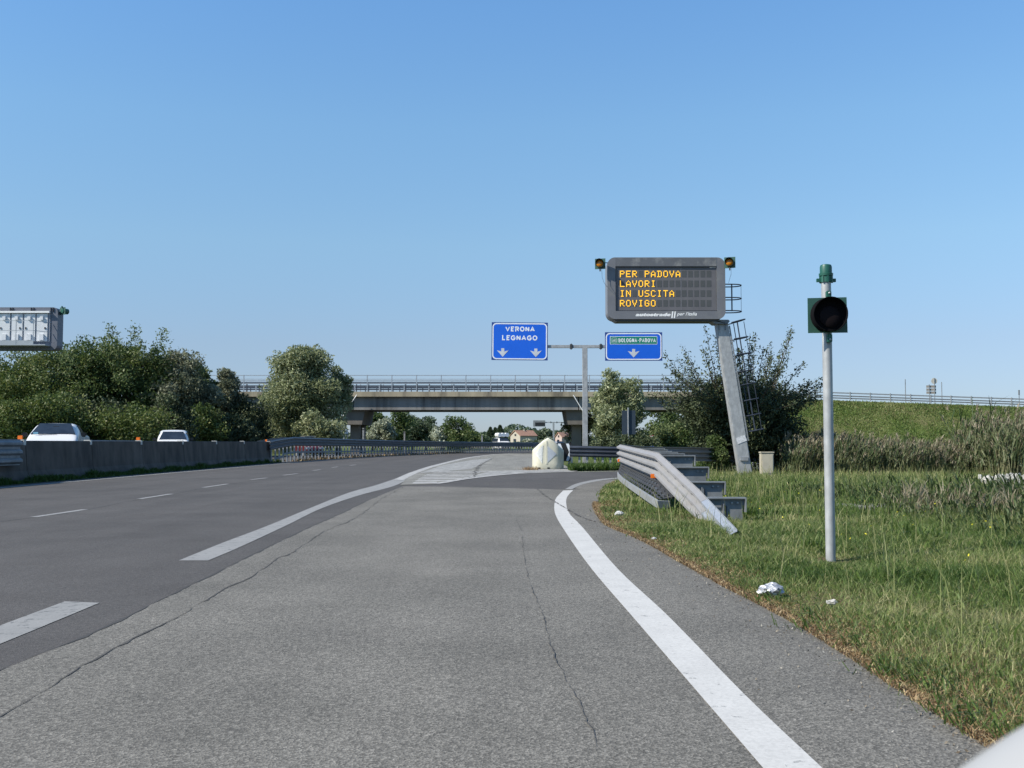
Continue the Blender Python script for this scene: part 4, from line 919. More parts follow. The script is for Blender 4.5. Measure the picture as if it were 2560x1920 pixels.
x, z = vp(842, 925); text('lettering', 'autostrade', x, z, 490/5.53*VY/F, 50/5.53*VY/F, WHITE, vm, y=-.062, bold=.075, shear=.25, spacing=1.1)
x, z = vp(1308, 920); text('lettering', "per l'italia", x, z, 280/5.53*VY/F, 62/5.53*VY/F, WHITE, vm, y=-.062, shear=.3, bold=.02)
l_ = MB()
for cx_ in (1108, 1142):
    a, zz0 = vp(cx_-16, 972); b, zz1 = vp(cx_+12, 880); w_ = .026*2; l_.prism_y([(a, zz0), (a+w_, zz0), (a+w_+.035, zz1), (a+.035, zz1)], -.066, -.0615)
l_.build('emblem', WHITE, vm)
a, zb = vp(1625, 276); b, zt_ = vp(1665, 250); l2 = MB(); l2.prism_y([(a, zb), (b, zb), (b, zt_), (a, zt_)], -.03, -.0215); a, zb = vp(1672, 272); b, zt_ = vp(1708, 256); l2.prism_y([(a, zb), (b, zb), (b, zt_), (a, zt_)], -.03, -.0215); l2.build('sticker', WHITE, vm)
# underside
ux0, uz0 = vp(345, 1008); u = MB(); u.prism_y([(ux0, z0-.075), (x1-.3 if False else vp(1700, 0)[0], z0-.075), (vp(1760, 0)[0], z0), (ux0-.12, z0)], .03, DEP-.02); u.build('underside', DKGREY, vm)
# post (leaning)
pb = at(1866, 1194, VY+.35); pt = at(1803, 806, VY+.35); pb.y = .42; pt.y = .42; pb.z = -.2
lean = (pt-Vector((pb.x, .42, 0)))
m = MB(); V = []
for p, w_ in ((Vector((pb.x+.0, .42, -.2)), .50), (pt, .46)):
    for i, j in ((-1, -1), (1, -1), (1, 1), (-1, 1)): V.append((p.x+i*w_/2, p.y+j*w_/2*.9, p.z))
m.add(V, [(3, 2, 1, 0), (4, 5, 6, 7), (0, 1, 5, 4), (1, 2, 6, 5), (2, 3, 7, 6), (3, 0, 4, 7)]); m.build('post', GALVB, vm, bevel=.03)
def pl(f): return Vector((pb.x+(pt.x-pb.x)*f, .42, pt.z*f))
hd = MB(); hd.prism_y([(pt.x-.62, pt.z+.16), (pt.x-.28, pt.z-.08), (pt.x+.20, pt.z-.08), (pt.x+.28, pt.z+.02), (pt.x+.22, z0-.005), (pt.x-.62, z0-.005)], .08, .78); hd.build('post_head', GALVD, vm)
hp_ = MB()
for sx in (-.12, .12): hp_.box((pt.x+sx, .18, pt.z-.14), (.03, .06, .34))
hp_.build('head_stiffener', GALVD, vm)
c = pl(.11); MB().box((c.x-.02, .17, c.z), (.30, .06, .14)).build('cable_box', GALV, vm)
c = pl(.235); MB().box((c.x-.0, .190, c.z), (.37, .008, .24), M=Matrix.Rotation(math.radians(-22), 3, 'Y')).build('worn_sticker', mat('worn', (.55, .56, .57), .6, 0, .25, 14), vm)
# ladder with cage hoops on the right of the post
ld = MB(); d = (pl(1)-pl(0)).normalized(); nx_ = Vector((d.z, 0, -d.x))
for sy in (-.2, .2): ld.bar(pl(.22)+nx_*.26+Vector((0, sy, 0)), pl(.97)+nx_*.26+Vector((0, sy, 0)), .05, .03)
for k in range(14): c = pl(.23+.052*k)+nx_*.26; ld.bar(c+Vector((0, -.2, 0)), c+Vector((0, .2, 0)), .025, .025, (1, 0, 0))
ld.build('ladder', GALVD, vm)
def hoop(c, ax, w_, m, r0=.04):
    pts = []
    for i in range(13):
        a = math.pi*i/12; pts.append(c+ax*(.02+w_*math.sin(a)**.55)+Vector((0, -math.cos(a)*.36, 0)))
    for a, b in zip(pts[:-1], pts[1:]): m.bar(a, b, .012, r0*1.3, ax.cross(Vector((0, 1, 0)))) if False else m.tube([a, b], r0*.55, 6)
cg = MB()
for k, py in enumerate([435, 553, 668, 790, 885, 998, 1107, 1218]):
    f = 1-(py-430)/ (1590-430)*1.0; f = max(.1, .985-(py-435)*.000905); c = pl(f)+nx_*.30; hoop(c, (nx_+Vector((0, 0, .12 if k < 1 else .04))).normalized(), .62, cg)
cg.bar(pl(.985)+nx_*.55+Vector((0, -.33, 0)), pl(.28)+nx_*.55+Vector((0, -.33, 0)), .045, .02); cg.bar(pl(.985)+nx_*.88, pl(.28)+nx_*.88, .02, .02)
cg.bar(pl(.985)+nx_*.55+Vector((0, .33, 0)), pl(.28)+nx_*.55+Vector((0, .33, 0)), .03, .02)
cg.build('ladder_cage', DRAIL, vm)
cg2 = MB(); X1 = x1
for cy_ in (497, 680, 862):
    z = vp(0, cy_)[1]; hoop(Vector((X1-.02, .42, z)), Vector((1, 0, 0)), .70, cg2)
zA, zB = vp(0, 497)[1], vp(0, 870)[1]
cg2.bar((X1+.27, .08, zA), (X1+.27, .08, zB), .05, .02); cg2.bar((X1+.70, .42, zA), (X1+.70, .42, zB), .012, .012)
cg2.build('upper_cage', DRAIL, vm)
def lantern(name_, cx_, cy_, Y, size, parent, ry=0, hoodmat=BLACK, boardmat=GREENL, lensmat=AMBERL, side=0):
    """round lamp with square backboard"""
    g = MB(); h = size/2; g.prism_y([(-h, -h), (h, -h), (h, h), (-h, h)], .0, .02)
    return g
def flasher(px, py, Y, board, label_, parent, yaw, armto):
    c = at(px, py, Y); root = bpy.data.objects.new('flashing_lamp', None); COL.objects.link(root); root.parent = parent
    root.location = (c.x, c.y-VY, c.z); root.rotation_euler = (0, 0, yaw)
    h = board/2
    MB().box((0, .05, 0), (board, .015, board)).build('backboard', GREENL, root)
    MB().lathe([(.155, -.06), (.165, 0.0), (.165, .03), (.15, .05)], (0, 0, 0), 24, 'Y').build('casing', GREEN, root, True)
    m = MB(); n = 26; R_ = .165; V = []
    for i in range(n):
        a = -math.radians(60)+math.radians(300)*i/(n-1); d_ = .20*(0.35+.65*max(0, math.sin(a/1.0)) if math.sin(a) > 0 else .25)
        for rr_ in (R_, R_-.008):
            V += [(rr_*math.cos(a), -.03, rr_*math.sin(a)), (rr_*math.cos(a), -.03-d_, rr_*math.sin(a))]
    m.add(V, [(4*i, 4*i+4, 4*i+5, 4*i+1) for i in range(n-1)]+[(4*i+2, 4*i+3, 4*i+7, 4*i+6) for i in range(n-1)]+[(4*i+1, 4*i+5, 4*i+7, 4*i+3) for i in range(n-1)])
    m.build('visor', BLACK, root, True)
    MB().lathe([(.14, 0), (.13, .02), (.09, .045), (.03, .058)], (0, -.045, 0), 20, 'Y').build('lens', AMBERL, root, True)
    MB().box((0, .02, -h-.03), (.05, .05, .12)).build('bracket', DKGREY, root)
    return root
flasher(1500, 659, VY-.22, .40, '', vm, math.radians(-14), 0)
flasher(1824, 656, VY-.22, .42, '', vm, math.radians(-20), 0)
ar = MB(); ax_, az_ = vp(218, 215); lx = at(1500, 659, VY).x
ar.bar((lx, -.14, az_+.02), (ax_+.03, -.02, az_+.02), .03, .03); rx_, rz_ = vp(1830, 215); ar.bar((at(1824, 656, VY).x, -.14, rz_), (rx_-.05, 0, rz_), .03, .03); ar.build('lamp_arm', DKGREY, vm)
wr = MB()
def pv(cx_, cy_, y=-.3): a = vp(cx_, cy_); return (a[0], y, a[1])
wr.tube([pv(128, 300, -.2), pv(135, 420, -.2), pv(160, 500, -.3), pv(200, 535, -.1), pv(215, 533, 0)], .007, 4); wr.tube([pv(1908, 285, -.2), pv(1900, 380, -.3), pv(1888, 480, 0)], .007, 4); wr.build('cable', BLACK, vm)
# ================================================================== SIGNAL POLE
sb = G(2077, 1409); SY = sb.y
st = thing('signal_pole', 'galvanised pole with one dark round lamp on a green square board', 'traffic signal', (sb.x, SY, .0))
ztp = at(2070, 700, SY).z; MB().tube([(0, 0, -.2), (0, 0, ztp)], .050, 24).build('pole', GALVB, st, True)
def sz(py): return at(2070, py, SY).z
cap = MB(); cap.lathe([(.062, sz(706)), (.062, sz(691)), (.072, sz(690)), (.074, sz(684)), (.062, sz(683)), (.062, sz(668)), (.055, sz(663)), (.04, sz(661.5))], (0, 0, 0), 24); cap.build('cap', GREEN, st, True)
br = MB(); br.box((0, 0, sz(701)), (.20, .03, .035)); 
for k in range(8): a = k*math.pi/4; br.box((.063*math.cos(a), .063*math.sin(a), sz(699)), (.016, .016, .07), rz=a)
br.build('clamp', GREEN, st)
bx = at(2069, 787, SY-.16); lz = bx.z; lxo = at(2069.5, 787, SY-.12).x-sb.x
MB().prism_y([(lxo-.205, lz-.185), (lxo+.205, lz-.18), (lxo+.20, lz+.19), (lxo-.205, lz+.18)], -.115, -.105).build('backboard', GREENL, st)
MB().lathe([(.17, -.02), (.175, .02), (.165, .05)], (lxo, -.10, lz), 32, 'Y').build('casing', GREEN, st, True)
m = MB(); n = 40; V = []; R_ = .182
for i in range(n):
    a = -math.radians(70)+math.radians(320)*i/(n-1); d_ = .075+.03*max(0, math.sin(a))**.8
    for rr_ in (R_, R_-.007): V += [(lxo+rr_*math.cos(a), -.12, lz+rr_*math.sin(a)), (lxo+rr_*math.cos(a)*.98, -.15-d_, lz+rr_*math.sin(a)*.98)]
m.add(V, [(4*i, 4*i+4, 4*i+5, 4*i+1) for i in range(n-1)]+[(4*i+2, 4*i+3, 4*i+7, 4*i+6) for i in range(n-1)]+[(4*i+1, 4*i+5, 4*i+7, 4*i+3) for i in range(n-1)])
m.build('visor', MATTE, st, True)
MB().lathe([(.176, -.006), (.176, .0), (.172, .006)], (lxo, -.155, lz), 32, 'Y').build('hood_shade_disc', MATTE, st, True)  # added black disc, paints the shade inside the hood
MB().lathe([(.115, 0), (.11, .012), (.09, .022), (.04, .03)], (lxo+.01, -.158, lz-.02), 28, 'Y').build('lens', REDL, st, True)
bk = MB(); bk.box((0, -.075, lz+.225), (.05, .06, .07)); bk.box((0, -.075, lz-.235), (.05, .07, .09)); bk.build('bracket', GREEN, st, bevel=.008)
bo = MB(); bo.lathe([(.012, 0), (.012, .012), (.005, .018)], (0, -.11, lz-.25), 8, 'Y'); bo.lathe([(.012, 0), (.012, .012), (.005, .018)], (0, -.105, lz+.235), 8, 'Y'); bo.build('bolt', GALV, st)
# ================================================================== CABINET
c0 = G(1917, 1192); cbt = thing('utility_cabinet', 'small beige concrete cabinet beside the leaning post', 'cabinet', (c0.x, c0.y, 0))
hgt = at(1917, 1133, c0.y).z
MB().box((0, 0, hgt/2-.05), (.46, .32, hgt+.1)).build('body', CABI, cbt, bevel=.015)
MB().box((0, 0, hgt+.03), (.50, .36, .05)).build('lid', CABI, cbt, bevel=.01)
MB().box((.0, -.166, hgt*.55), (.38, .012, hgt*.78)).build('door', mat('cabinet_door', (.42, .385, .30), .8, 0, .1, 4), cbt)
# slab and rubble
sc_ = G(2190, 1268, .08); m = MB(); P = [(-.62, -.5), (.1, -.62), (.7, -.4), (.62, .5), (-.1, .6), (-.6, .42)]
m.v = [(a, b, z) for z in (-.15, .03) for a, b in P]; m.f = [tuple(range(5, -1, -1)), tuple(range(6, 12))]+[(i, (i+1) % 6, (i+1) % 6+6, i+6) for i in range(6)]
o = m.build('concrete_slab', GORE, bevel=.01); o.location = (sc_.x, sc_.y, .09); tag(o, 'flat grey concrete slab lying in the grass right of the signal pole', 'slab')
m = MB(); rr = random.Random(9)
for i in range(900):
    t = rr.random(); x = 12.5+t*10; y = 27.5+t*2.6+rr.gauss(0, .5); r_ = rr.uniform(.04, .13); z = float(vz(np.array([x]), np.array([y]))[0])+.16+rr.uniform(0, .34)*(.4+t)
    a = [Vector((rr.gauss(0, 1), rr.gauss(0, 1), rr.gauss(0, .7))).normalized()*r_ for _ in range(8)]
    P = [Vector((x, y, z))+q for q in a]; m.box((x, y, z), (r_*1.6, r_*1.2, r_), M=Matrix.Rotation(rr.random()*6, 3, Vector((rr.random(), rr.random(), rr.random())).normalized()))
tag(m.build('rubble', RUBB), 'bank of pale stone rubble before the reeds on the right', 'rubble', kind='stuff')
# litter
SCRAP = mat('paper_scrap', (.40, .40, .39), .7, 0, .1)
def litter(px, py, s_, label, mt=FOIL, z0=.05):
    g = G(px, py, z0); bm = bmesh.new(); bmesh.ops.create_icosphere(bm, subdivisions=3, radius=1)
    r_ = random.Random(int(px))
    for v in bm.verts:
        q = v.co; k = 1+.12*math.sin(q.x*5+px)+r_.uniform(-.32, .22); v.co = Vector((q.x*s_*k, q.y*s_*.7*k, q.z*s_*.5*k))
    me = bpy.data.meshes.new('litter'); bm.to_mesh(me); bm.free(); me.materials.append(mt)
    o = bpy.data.objects.new('litter', me); COL.objects.link(o); o.location = (g.x, g.y, z0+.03); tag(o, label, 'litter')
litter(1930, 1484, .10, 'crumpled silvery litter in the dry edge below the signal pole', z0=.05)
litter(1548, 1289, .085, 'white scrap of paper in the grass left of the guardrail', SCRAP)
litter(2080, 1516, .04, 'pale stone in the grass just right of the silvery litter', RUBB)
litter(1635, 1352, .03, 'small white scrap on the asphalt edge below the guardrail end', SCRAP, .02)
# ================================================================== OVERPASS
BY = 121.0
ov = thing('overpass', 'concrete road bridge crossing above the motorway with steel railings', 'bridge', (0, BY, 0))
zc1 = at(1280, 979, BY).z; zc0 = at(1280, 991.5, BY).z; zg = at(1280, 1024.5, BY).z
XL, XRr = -37.0, 24.0
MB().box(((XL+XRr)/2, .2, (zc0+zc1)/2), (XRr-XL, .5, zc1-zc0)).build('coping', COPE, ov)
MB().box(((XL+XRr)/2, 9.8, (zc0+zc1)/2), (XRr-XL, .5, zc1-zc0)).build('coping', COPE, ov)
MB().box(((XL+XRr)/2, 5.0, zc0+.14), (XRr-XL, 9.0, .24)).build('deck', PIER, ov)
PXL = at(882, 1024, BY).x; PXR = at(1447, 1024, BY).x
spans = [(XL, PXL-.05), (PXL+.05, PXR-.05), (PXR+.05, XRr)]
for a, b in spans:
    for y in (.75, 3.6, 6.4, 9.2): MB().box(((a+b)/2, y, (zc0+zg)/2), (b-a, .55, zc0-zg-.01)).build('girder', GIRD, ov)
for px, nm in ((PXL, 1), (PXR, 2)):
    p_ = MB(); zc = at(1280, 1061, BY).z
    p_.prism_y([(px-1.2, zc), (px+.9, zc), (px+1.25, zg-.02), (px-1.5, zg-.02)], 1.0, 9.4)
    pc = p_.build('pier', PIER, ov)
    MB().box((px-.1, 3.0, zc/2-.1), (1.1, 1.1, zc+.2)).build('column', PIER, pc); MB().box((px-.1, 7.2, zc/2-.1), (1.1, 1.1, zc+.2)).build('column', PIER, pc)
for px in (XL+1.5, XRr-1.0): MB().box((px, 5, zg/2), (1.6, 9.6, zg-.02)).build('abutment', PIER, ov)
zr = at(1280, 937.5, BY).z; rl_ = MB()
for py in (938.5, 951, 959): rl_.box(((XL+XRr)/2, .05, at(1280, py, BY).z), (XRr-XL, .05, .075))
RAILP = mat('railing_paint', (.30, .33, .36), .5, .2, .08, 1)
rg = rl_.build('railing', RAILP, ov)
x = XL+.6; i = 0; first = None
xs0 = at(918, 950, BY).x; stp = 61.8/21.7
k0 = int((XL-xs0)/stp)
for k in range(k0, 40):
    x = xs0+k*stp
    if x > XRr: break
    MB().box((x, .05, (zr+zc1)/2), (.10, .08, zr-zc1+.02)).build('railing_post', RAILP, rg)
    if x+stp/2 < XRr: MB().box((x+stp/2, .0, zc1+.33), (.13, .08, .66)).build('short_post', RAILP, rg)
for yb, rails in ((1.4, (965, 970, 974.5)), (8.8, (957, 968, 973))):
    q = MB()
    for j, py in enumerate(rails): zz_ = at(1280, py, BY+yb).z; q.box(((XL+XRr)/2, yb, zz_), (XRr-XL, .06, (.16, .10, .09)[j]))
    gr = q.build('deck_guardrail', DRAIL, ov)
    q2 = MB(); x = XL+.4
    while x < XRr: q2.box((x, yb+.08, zc1+.45), (.10, .1, 1.0)); x += 1.42
    o = q2.build('rail_posts', DRAIL, gr); 
q = MB(); q.box(((XL+XRr)/2, 9.9, at(1280, 948, BY+10).z), (XRr-XL, .05, .06)); q.box(((XL+XRr)/2, 9.9, at(1280, 954, BY+10).z), (XRr-XL, .05, .05)); fr_ = q.build('railing', RAILP, ov)
x = XL+1
while x < XRr: MB().box((x, 9.9, zc1+.85), (.08, .08, 1.7)).build('railing_post', RAILP, fr_); x += 2.85
PIPE = mat('pipe_white', (.7, .7, .68), .5)
for pts in ([(892, 987), (873, 1015), (856.5, 1042), (858, 1072), (860, 1100)], [(837, 1023), (852, 1041)], [(1433, 987), (1457, 1027)]):
    MB().tube([Vector(at(px, py, BY-.25))-Vector((0, BY, 0)) for px, py in pts], .055, 6).build('drain_pipe', PIPE, ov)
# rail on the embankment
R5 = thing('guardrail', 'pale guardrail along the top of the grass embankment on the right', 'guardrail')
ep_ = [Vector((x, BY+.3, DZ-.55+slope*(x-23.5)+.98)) for x in np.linspace(24.2, 129, 60)]
for dz in (0, -.34, -.60):
    sweep([p+Vector((0, 0, dz)) for p in ep_], [(0, 0), (.05, -.02), (.05, -.13), (0, -.15)], -1).build('rail_bar', GALV if dz == 0 else GALVD, R5)
for p, t in walk(ep_, 2.33, .9): MB().box((p.x, p.y-.02, p.z-.4), (.11, .1, .95)).build('post', GALV, R5)
# ================================================================== SIGNS BEHIND
def sign_post(name, label, cat, px, py_base, Y, py_top, base_z=0):
    b = at(px, py_base, Y); r = thing(name, label, cat, (b.x, Y, base_z)); H = at(px, py_top, Y).z-base_z
    MB().tube([(0, 0, -.3), (0, 0, H)], .045, 8).build('post', GALVD, r); return r, H
def ez_(x): return DZ-.55+slope*(x-23.5)
Y = 124
xx = at(2264, 1000, Y).x; r, H = sign_post('road_sign', 'narrow road sign seen edge-on, left of the others on the embankment', 'sign', 2264, 1000, Y, 948, ez_(xx)); MB().lathe([(.30, -.01), (.30, .01)], (0, 0, H-.32), 16, 'Y').build('plate', GALVD, r); r.rotation_euler.z = math.radians(68)
xx = at(2336, 1000, Y).x; r, H = sign_post('road_sign', 'round pale sign above small direction boards on the embankment', 'sign', 2337, 1000, Y, 945, ez_(xx))
MB().lathe([(.36, -.012), (.36, .012)], (0, .06, H-.35), 20, 'Y').build('plate', mat('sign_back_pale', (.5, .48, .42), .5), r)
for k in range(3): MB().prism_y([(-.95, H-1.15-k*.36), (.2, H-1.15-k*.36), (.2, H-.87-k*.36), (-.95, H-.87-k*.36)], .05, .08).build('direction_board', mat('board_back', (.30, .27, .23), .5) if 'board_back' not in bpy.data.materials else bpy.data.materials['board_back'], r)
MB().tube([(-.62, 0, -.3), (-.62, 0, H-.75)], .045, 6).build('post', GALVD, r)
xx = at(2355, 1000, Y).x; r, H = sign_post('marker_post', 'thin bare pole just right of the round sign on the embankment', 'pole', 2355, 1000, Y, 955, ez_(xx))
xx = at(2548, 1000, Y).x; r, H = sign_post('road_sign', 'narrow edge-on sign at the far right of the embankment', 'sign', 2548, 1000, Y, 975, ez_(xx)); MB().box((0, 0, H-.3), (.18, .03, .6)).build('plate', GALVD, r)
# dark rear of a sign under the bridge
Y = 92; b = at(1571, 1110, Y); r = thing('road_sign', 'tall sign seen from its dark back before the right willow', 'sign', (b.x, Y, 0))
H = at(1571, 1019, Y).z; MB().tube([(0, 0, -.2), (0, 0, H)], .06, 8).build('post', GALV, r)
w0 = at(1555, 1050, Y).x-b.x; w1 = at(1589, 1050, Y).x-b.x; z0_, z1_ = at(1571, 1086, Y).z, at(1571, 1026, Y).z
MB().prism_y([(w0, z0_), (w1, z0_), (w1, z1_), (w0, z1_)], .08, .12).build('plate', mat('sign_back_blue', (.022, .036, .055), .6), r)
# yield sign with blue sign
Y = 115; b = at(1629, 1115, Y); r = thing('yield_sign', 'small white and red yield sign above a blue sign under the bridge', 'sign', (b.x, Y, 0))
H = at(1629, 1088, Y).z; MB().tube([(0, 0, -.2), (0, 0, H)], .04, 6).build('post', GALV, r)
MB().prism_y([(0, H-.42), (.24*1.15, H), (-.24*1.15, H)], -.07, -.05).build('red_triangle', REDS, r); MB().prism_y([(0, H-.31), (.17, H-.05), (-.17, H-.05)], -.08, -.071).build('white_triangle', SIGNW, r)
MB().prism_y([(-.24, .2), (.24, .2), (.24, .95), (-.24, .95)], -.07, -.05).build('blue_plate', SIGNB, r)
# round red sign in the dark tree
Y = 44.0; b = at(1955, 1100, Y); r = thing('road_sign', 'round red and white sign half hidden in the dark tree', 'sign', (b.x, Y, 0))
H = at(1957, 1003, Y).z; MB().tube([(0, .02, -.2), (0, .02, H)], .03, 8).build('post', GALVD, r)
MB().lathe([(.27, 0), (.27, .012)], (0, -.03, H-.3), 24, 'Y').build('red_disc', REDS, r); MB().lathe([(.19, 0), (.19, .006)], (0, -.043, H-.3), 24, 'Y').build('white_disc', SIGNW, r)
MB().prism_y([(-.13, H-1.05), (.16, H-1.05), (.16, H-.72), (-.13, H-.72)], -.05, -.035).build('lower_plate', REDS, r)
# small sign and posts beyond the median rail
Y = 104; b = at(865, 1100, Y); r = thing('road_sign', 'small pale square sign beside the left bridge pier', 'sign', (b.x, Y, 0)); H = at(865, 1074, Y).z
MB().tube([(-.13, 0, -.2), (-.13, 0, H-.3)], .04, 6).build('post', GALV, r); MB().tube([(.13, 0, -.2), (.13, 0, H-.3)], .04, 6).build('post', GALV, r)
z2 = at(865, 1084, Y).z; MB().prism_y([(-.2, z2), (.2, z2), (.2, H), (-.2, H)], -.07, -.05).build('plate', SIGNW, r)
for px, yt, Y, lb_ in ((1011, 1079, 138, 'pale marker post before the trees, middle one beyond the median rail'), (1205, 1087, 150, 'pale marker post left of the far white van'), (908, 1070, 112, 'pale marker post just right of the left bridge pier')):
    b = at(px, 1100, Y); r = thing('marker_post', lb_, 'post', (b.x, Y, 0)); MB().box((0, 0, at(px, yt, Y).z/2), (.2, .1, at(px, yt, Y).z)).build('shaft', GALV, r); MB().box((0, -.03, at(px, yt, Y).z-.15), (.21, .08, .08)).build('band', DKGREY, r)
# distant gantry
Y = 330; b = at(1384, 1110, Y); r = thing('sign_gantry', 'distant message sign on a T-shaped gantry under the bridge', 'gantry', (b.x, Y, 0))
zt = at(1384, 1056, Y).z; MB().box((0, 0, zt/2), (.55, .4, zt)).build('post', GALV, r); xa = at(1352, 1056, Y).x-b.x; xb = at(1412, 1057, Y).x-b.x
MB().box(((xa+xb)/2, 0, zt), (xb-xa, .3, .3)).build('arm', GALV, r)
x0 = at(1333, 1056, Y).x-b.x; x1_ = at(1363, 1056, Y).x-b.x; z0_ = at(1350, 1066.5, Y).z; z1_ = at(1350, 1051, Y).z
MB().prism_y([(x0, z0_), (x1_, z0_), (x1_, z1_), (x0, z1_)], -.5, .3).build('housing', GALVD, r); MB().prism_y([(x0+.6, z0_+.25), (x1_-.1, z0_+.25), (x1_-.1, z1_-.65), (x0+.6, z1_-.65)], -.55, -.51).build('display', BLACK, r)
for px in (1377, 1392): MB().box((at(px, 1056, Y).x-b.x, 0, zt), (.2, .5, .6)).build('flange', DKGREY, r)
# ================================================================== LEFT MESSAGE SIGN (rear)
LY = 62.5; q0 = thing('message_sign', 'rear of a message sign with white doors and walkway, at the left picture edge', 'message sign', (0, LY, 0))
def lp(cx_, cy_): p = at(cx_/9.217, 740+cy_/9.217, LY); return p.x, p.z
xa, zb = lp(-760, 1240); xb, za_ = lp(1318, 255)
MB().prism_y(rrect(xa, zb, xb, za_, .3, 8), .1, .9).build('housing', mat('housing_slate', (.11, .12, .15), .5), q0)
dx0, dz0 = lp(-700, 1050); dx1, dz1 = lp(1150, 395)
MB().prism_y([(dx0, dz0), (dx1, dz0), (dx1, dz1), (dx0, dz1)], .06, .098).build('door_frame', mat('frame_slate', (.22, .24, .28), .5), q0)
DOORM = mat('door_white', (.60, .62, .64), .5, 0, .04)
xs_ = [-600, -320, -45, 240, 530, 820, 1105]
for i in range(len(xs_)-1):
    ax, az = lp(xs_[i]+14, 1040); bx, bz = lp(xs_[i+1]-10, 405)
    d = MB().prism_y([(ax, az), (bx, az), (bx, bz), (ax, bz)], .02, .058).build('door', DOORM, q0)
    for (u0, v0_, u1, v1) in ((110, 470, 180, 550), (85, 880, 190, 1015)):
        a_ = lp(xs_[i]+u0, v1); b_2 = lp(xs_[i]+u1, v0_); MB().prism_y([(a_[0], a_[1]), (b_2[0], a_[1]), (b_2[0], b_2[1]), (a_[0], b_2[1])], -.07, .018).build('vent_cover', DOORM, d)
    hx = xs_[i]+(215 if i % 2 else 60); a_ = lp(hx, 740); MB().box((a_[0], .0, a_[1]), (.07, .03, .12)).build('handle', DKGREY, d)
a_, z_ = lp(-700, 380); b_2, _ = lp(1150, 380); MB().prism_y([(a_, z_-.03), (b_2, z_-.03), (b_2, z_+.08), (a_, z_+.08)], -.1, .1).build('gutter', WHITE, q0)
tb_ = MB()
for cx_ in (225, 280, 705, 765, 1160, 1215): x, z = lp(cx_, 310); tb_.box((x, .07, z), (.04, .04, .25))
tb_.build('top_straps', BLACK, q0)
wk = MB(); WALK = mat('walkway', (.33, .36, .39), .5, .2, .1)
xw0 = lp(-700, 0)[0]; xw1 = lp(900, 0)[0]; zf = lp(0, 1140)[1]; zf2 = lp(0, 1040)[1]
wk.box(((xw0+lp(1180, 0)[0])/2, -.3, zf-.02), (lp(1180, 0)[0]-xw0, .75, .06)); wk.prism_y([(xw0, zf), (xw1, zf), (xw1, zf+.24), (xw0, zf+.24)], -.67, -.655); wk.build('walkway', WALK, q0)
hr = MB()
for cy_ in (600, 820): z = lp(0, cy_)[1]; hr.bar((xw0, -.66, z), (xw1, -.66, z), .03, .03); hr.bar((xw1, -.66, z), (lp(1185, 0)[0], .05, z-.04), .03, .03)
for cx_ in (-650, -270, 115, 510, 905): x = lp(cx_, 0)[0]; hr.bar((x, -.66, zf), (x, -.66, lp(0, 600)[1]), .035, .035)
hr.build('handrail', WALK, q0)
fl = bpy.data.objects.new('flashing_lamp', None); COL.objects.link(fl); fl.parent = q0; p = at(152, 776, LY); fl.location = (p.x, .35, p.z); fl.rotation_euler = (0, 0, math.radians(155))
MB().box((0, .05, 0), (.45, .015, .45)).build('backboard', GREENL, fl); MB().lathe([(.12, -.1), (.165, -.04), (.17, .1), (.17, .3)], (0, 0, 0), 20, 'Y').build('casing', GREEN, fl, True); MB().box((0, .1, .24), (.05, .08, .1)).build('bracket', GREEN, fl)
MB().bar((xb-.15, .4, p.z), (p.x, .4, p.z), .05, .05).build('lamp_arm', WHITE, q0)
ptx = lp(-640, 0)[0]; m = MB(); V = []
for x, z, w_ in ((ptx-1.2, -.2, .55), (ptx, zb+.05, .5)):
    for i, j in ((-1, -1), (1, -1), (1, 1), (-1, 1)): V.append((x+i*w_/2, .5+j*w_/2, z))
m.add(V, [(3, 2, 1, 0), (4, 5, 6, 7), (0, 1, 5, 4), (1, 2, 6, 5), (2, 3, 7, 6), (3, 0, 4, 7)]); m.build('post', GALVB, q0)
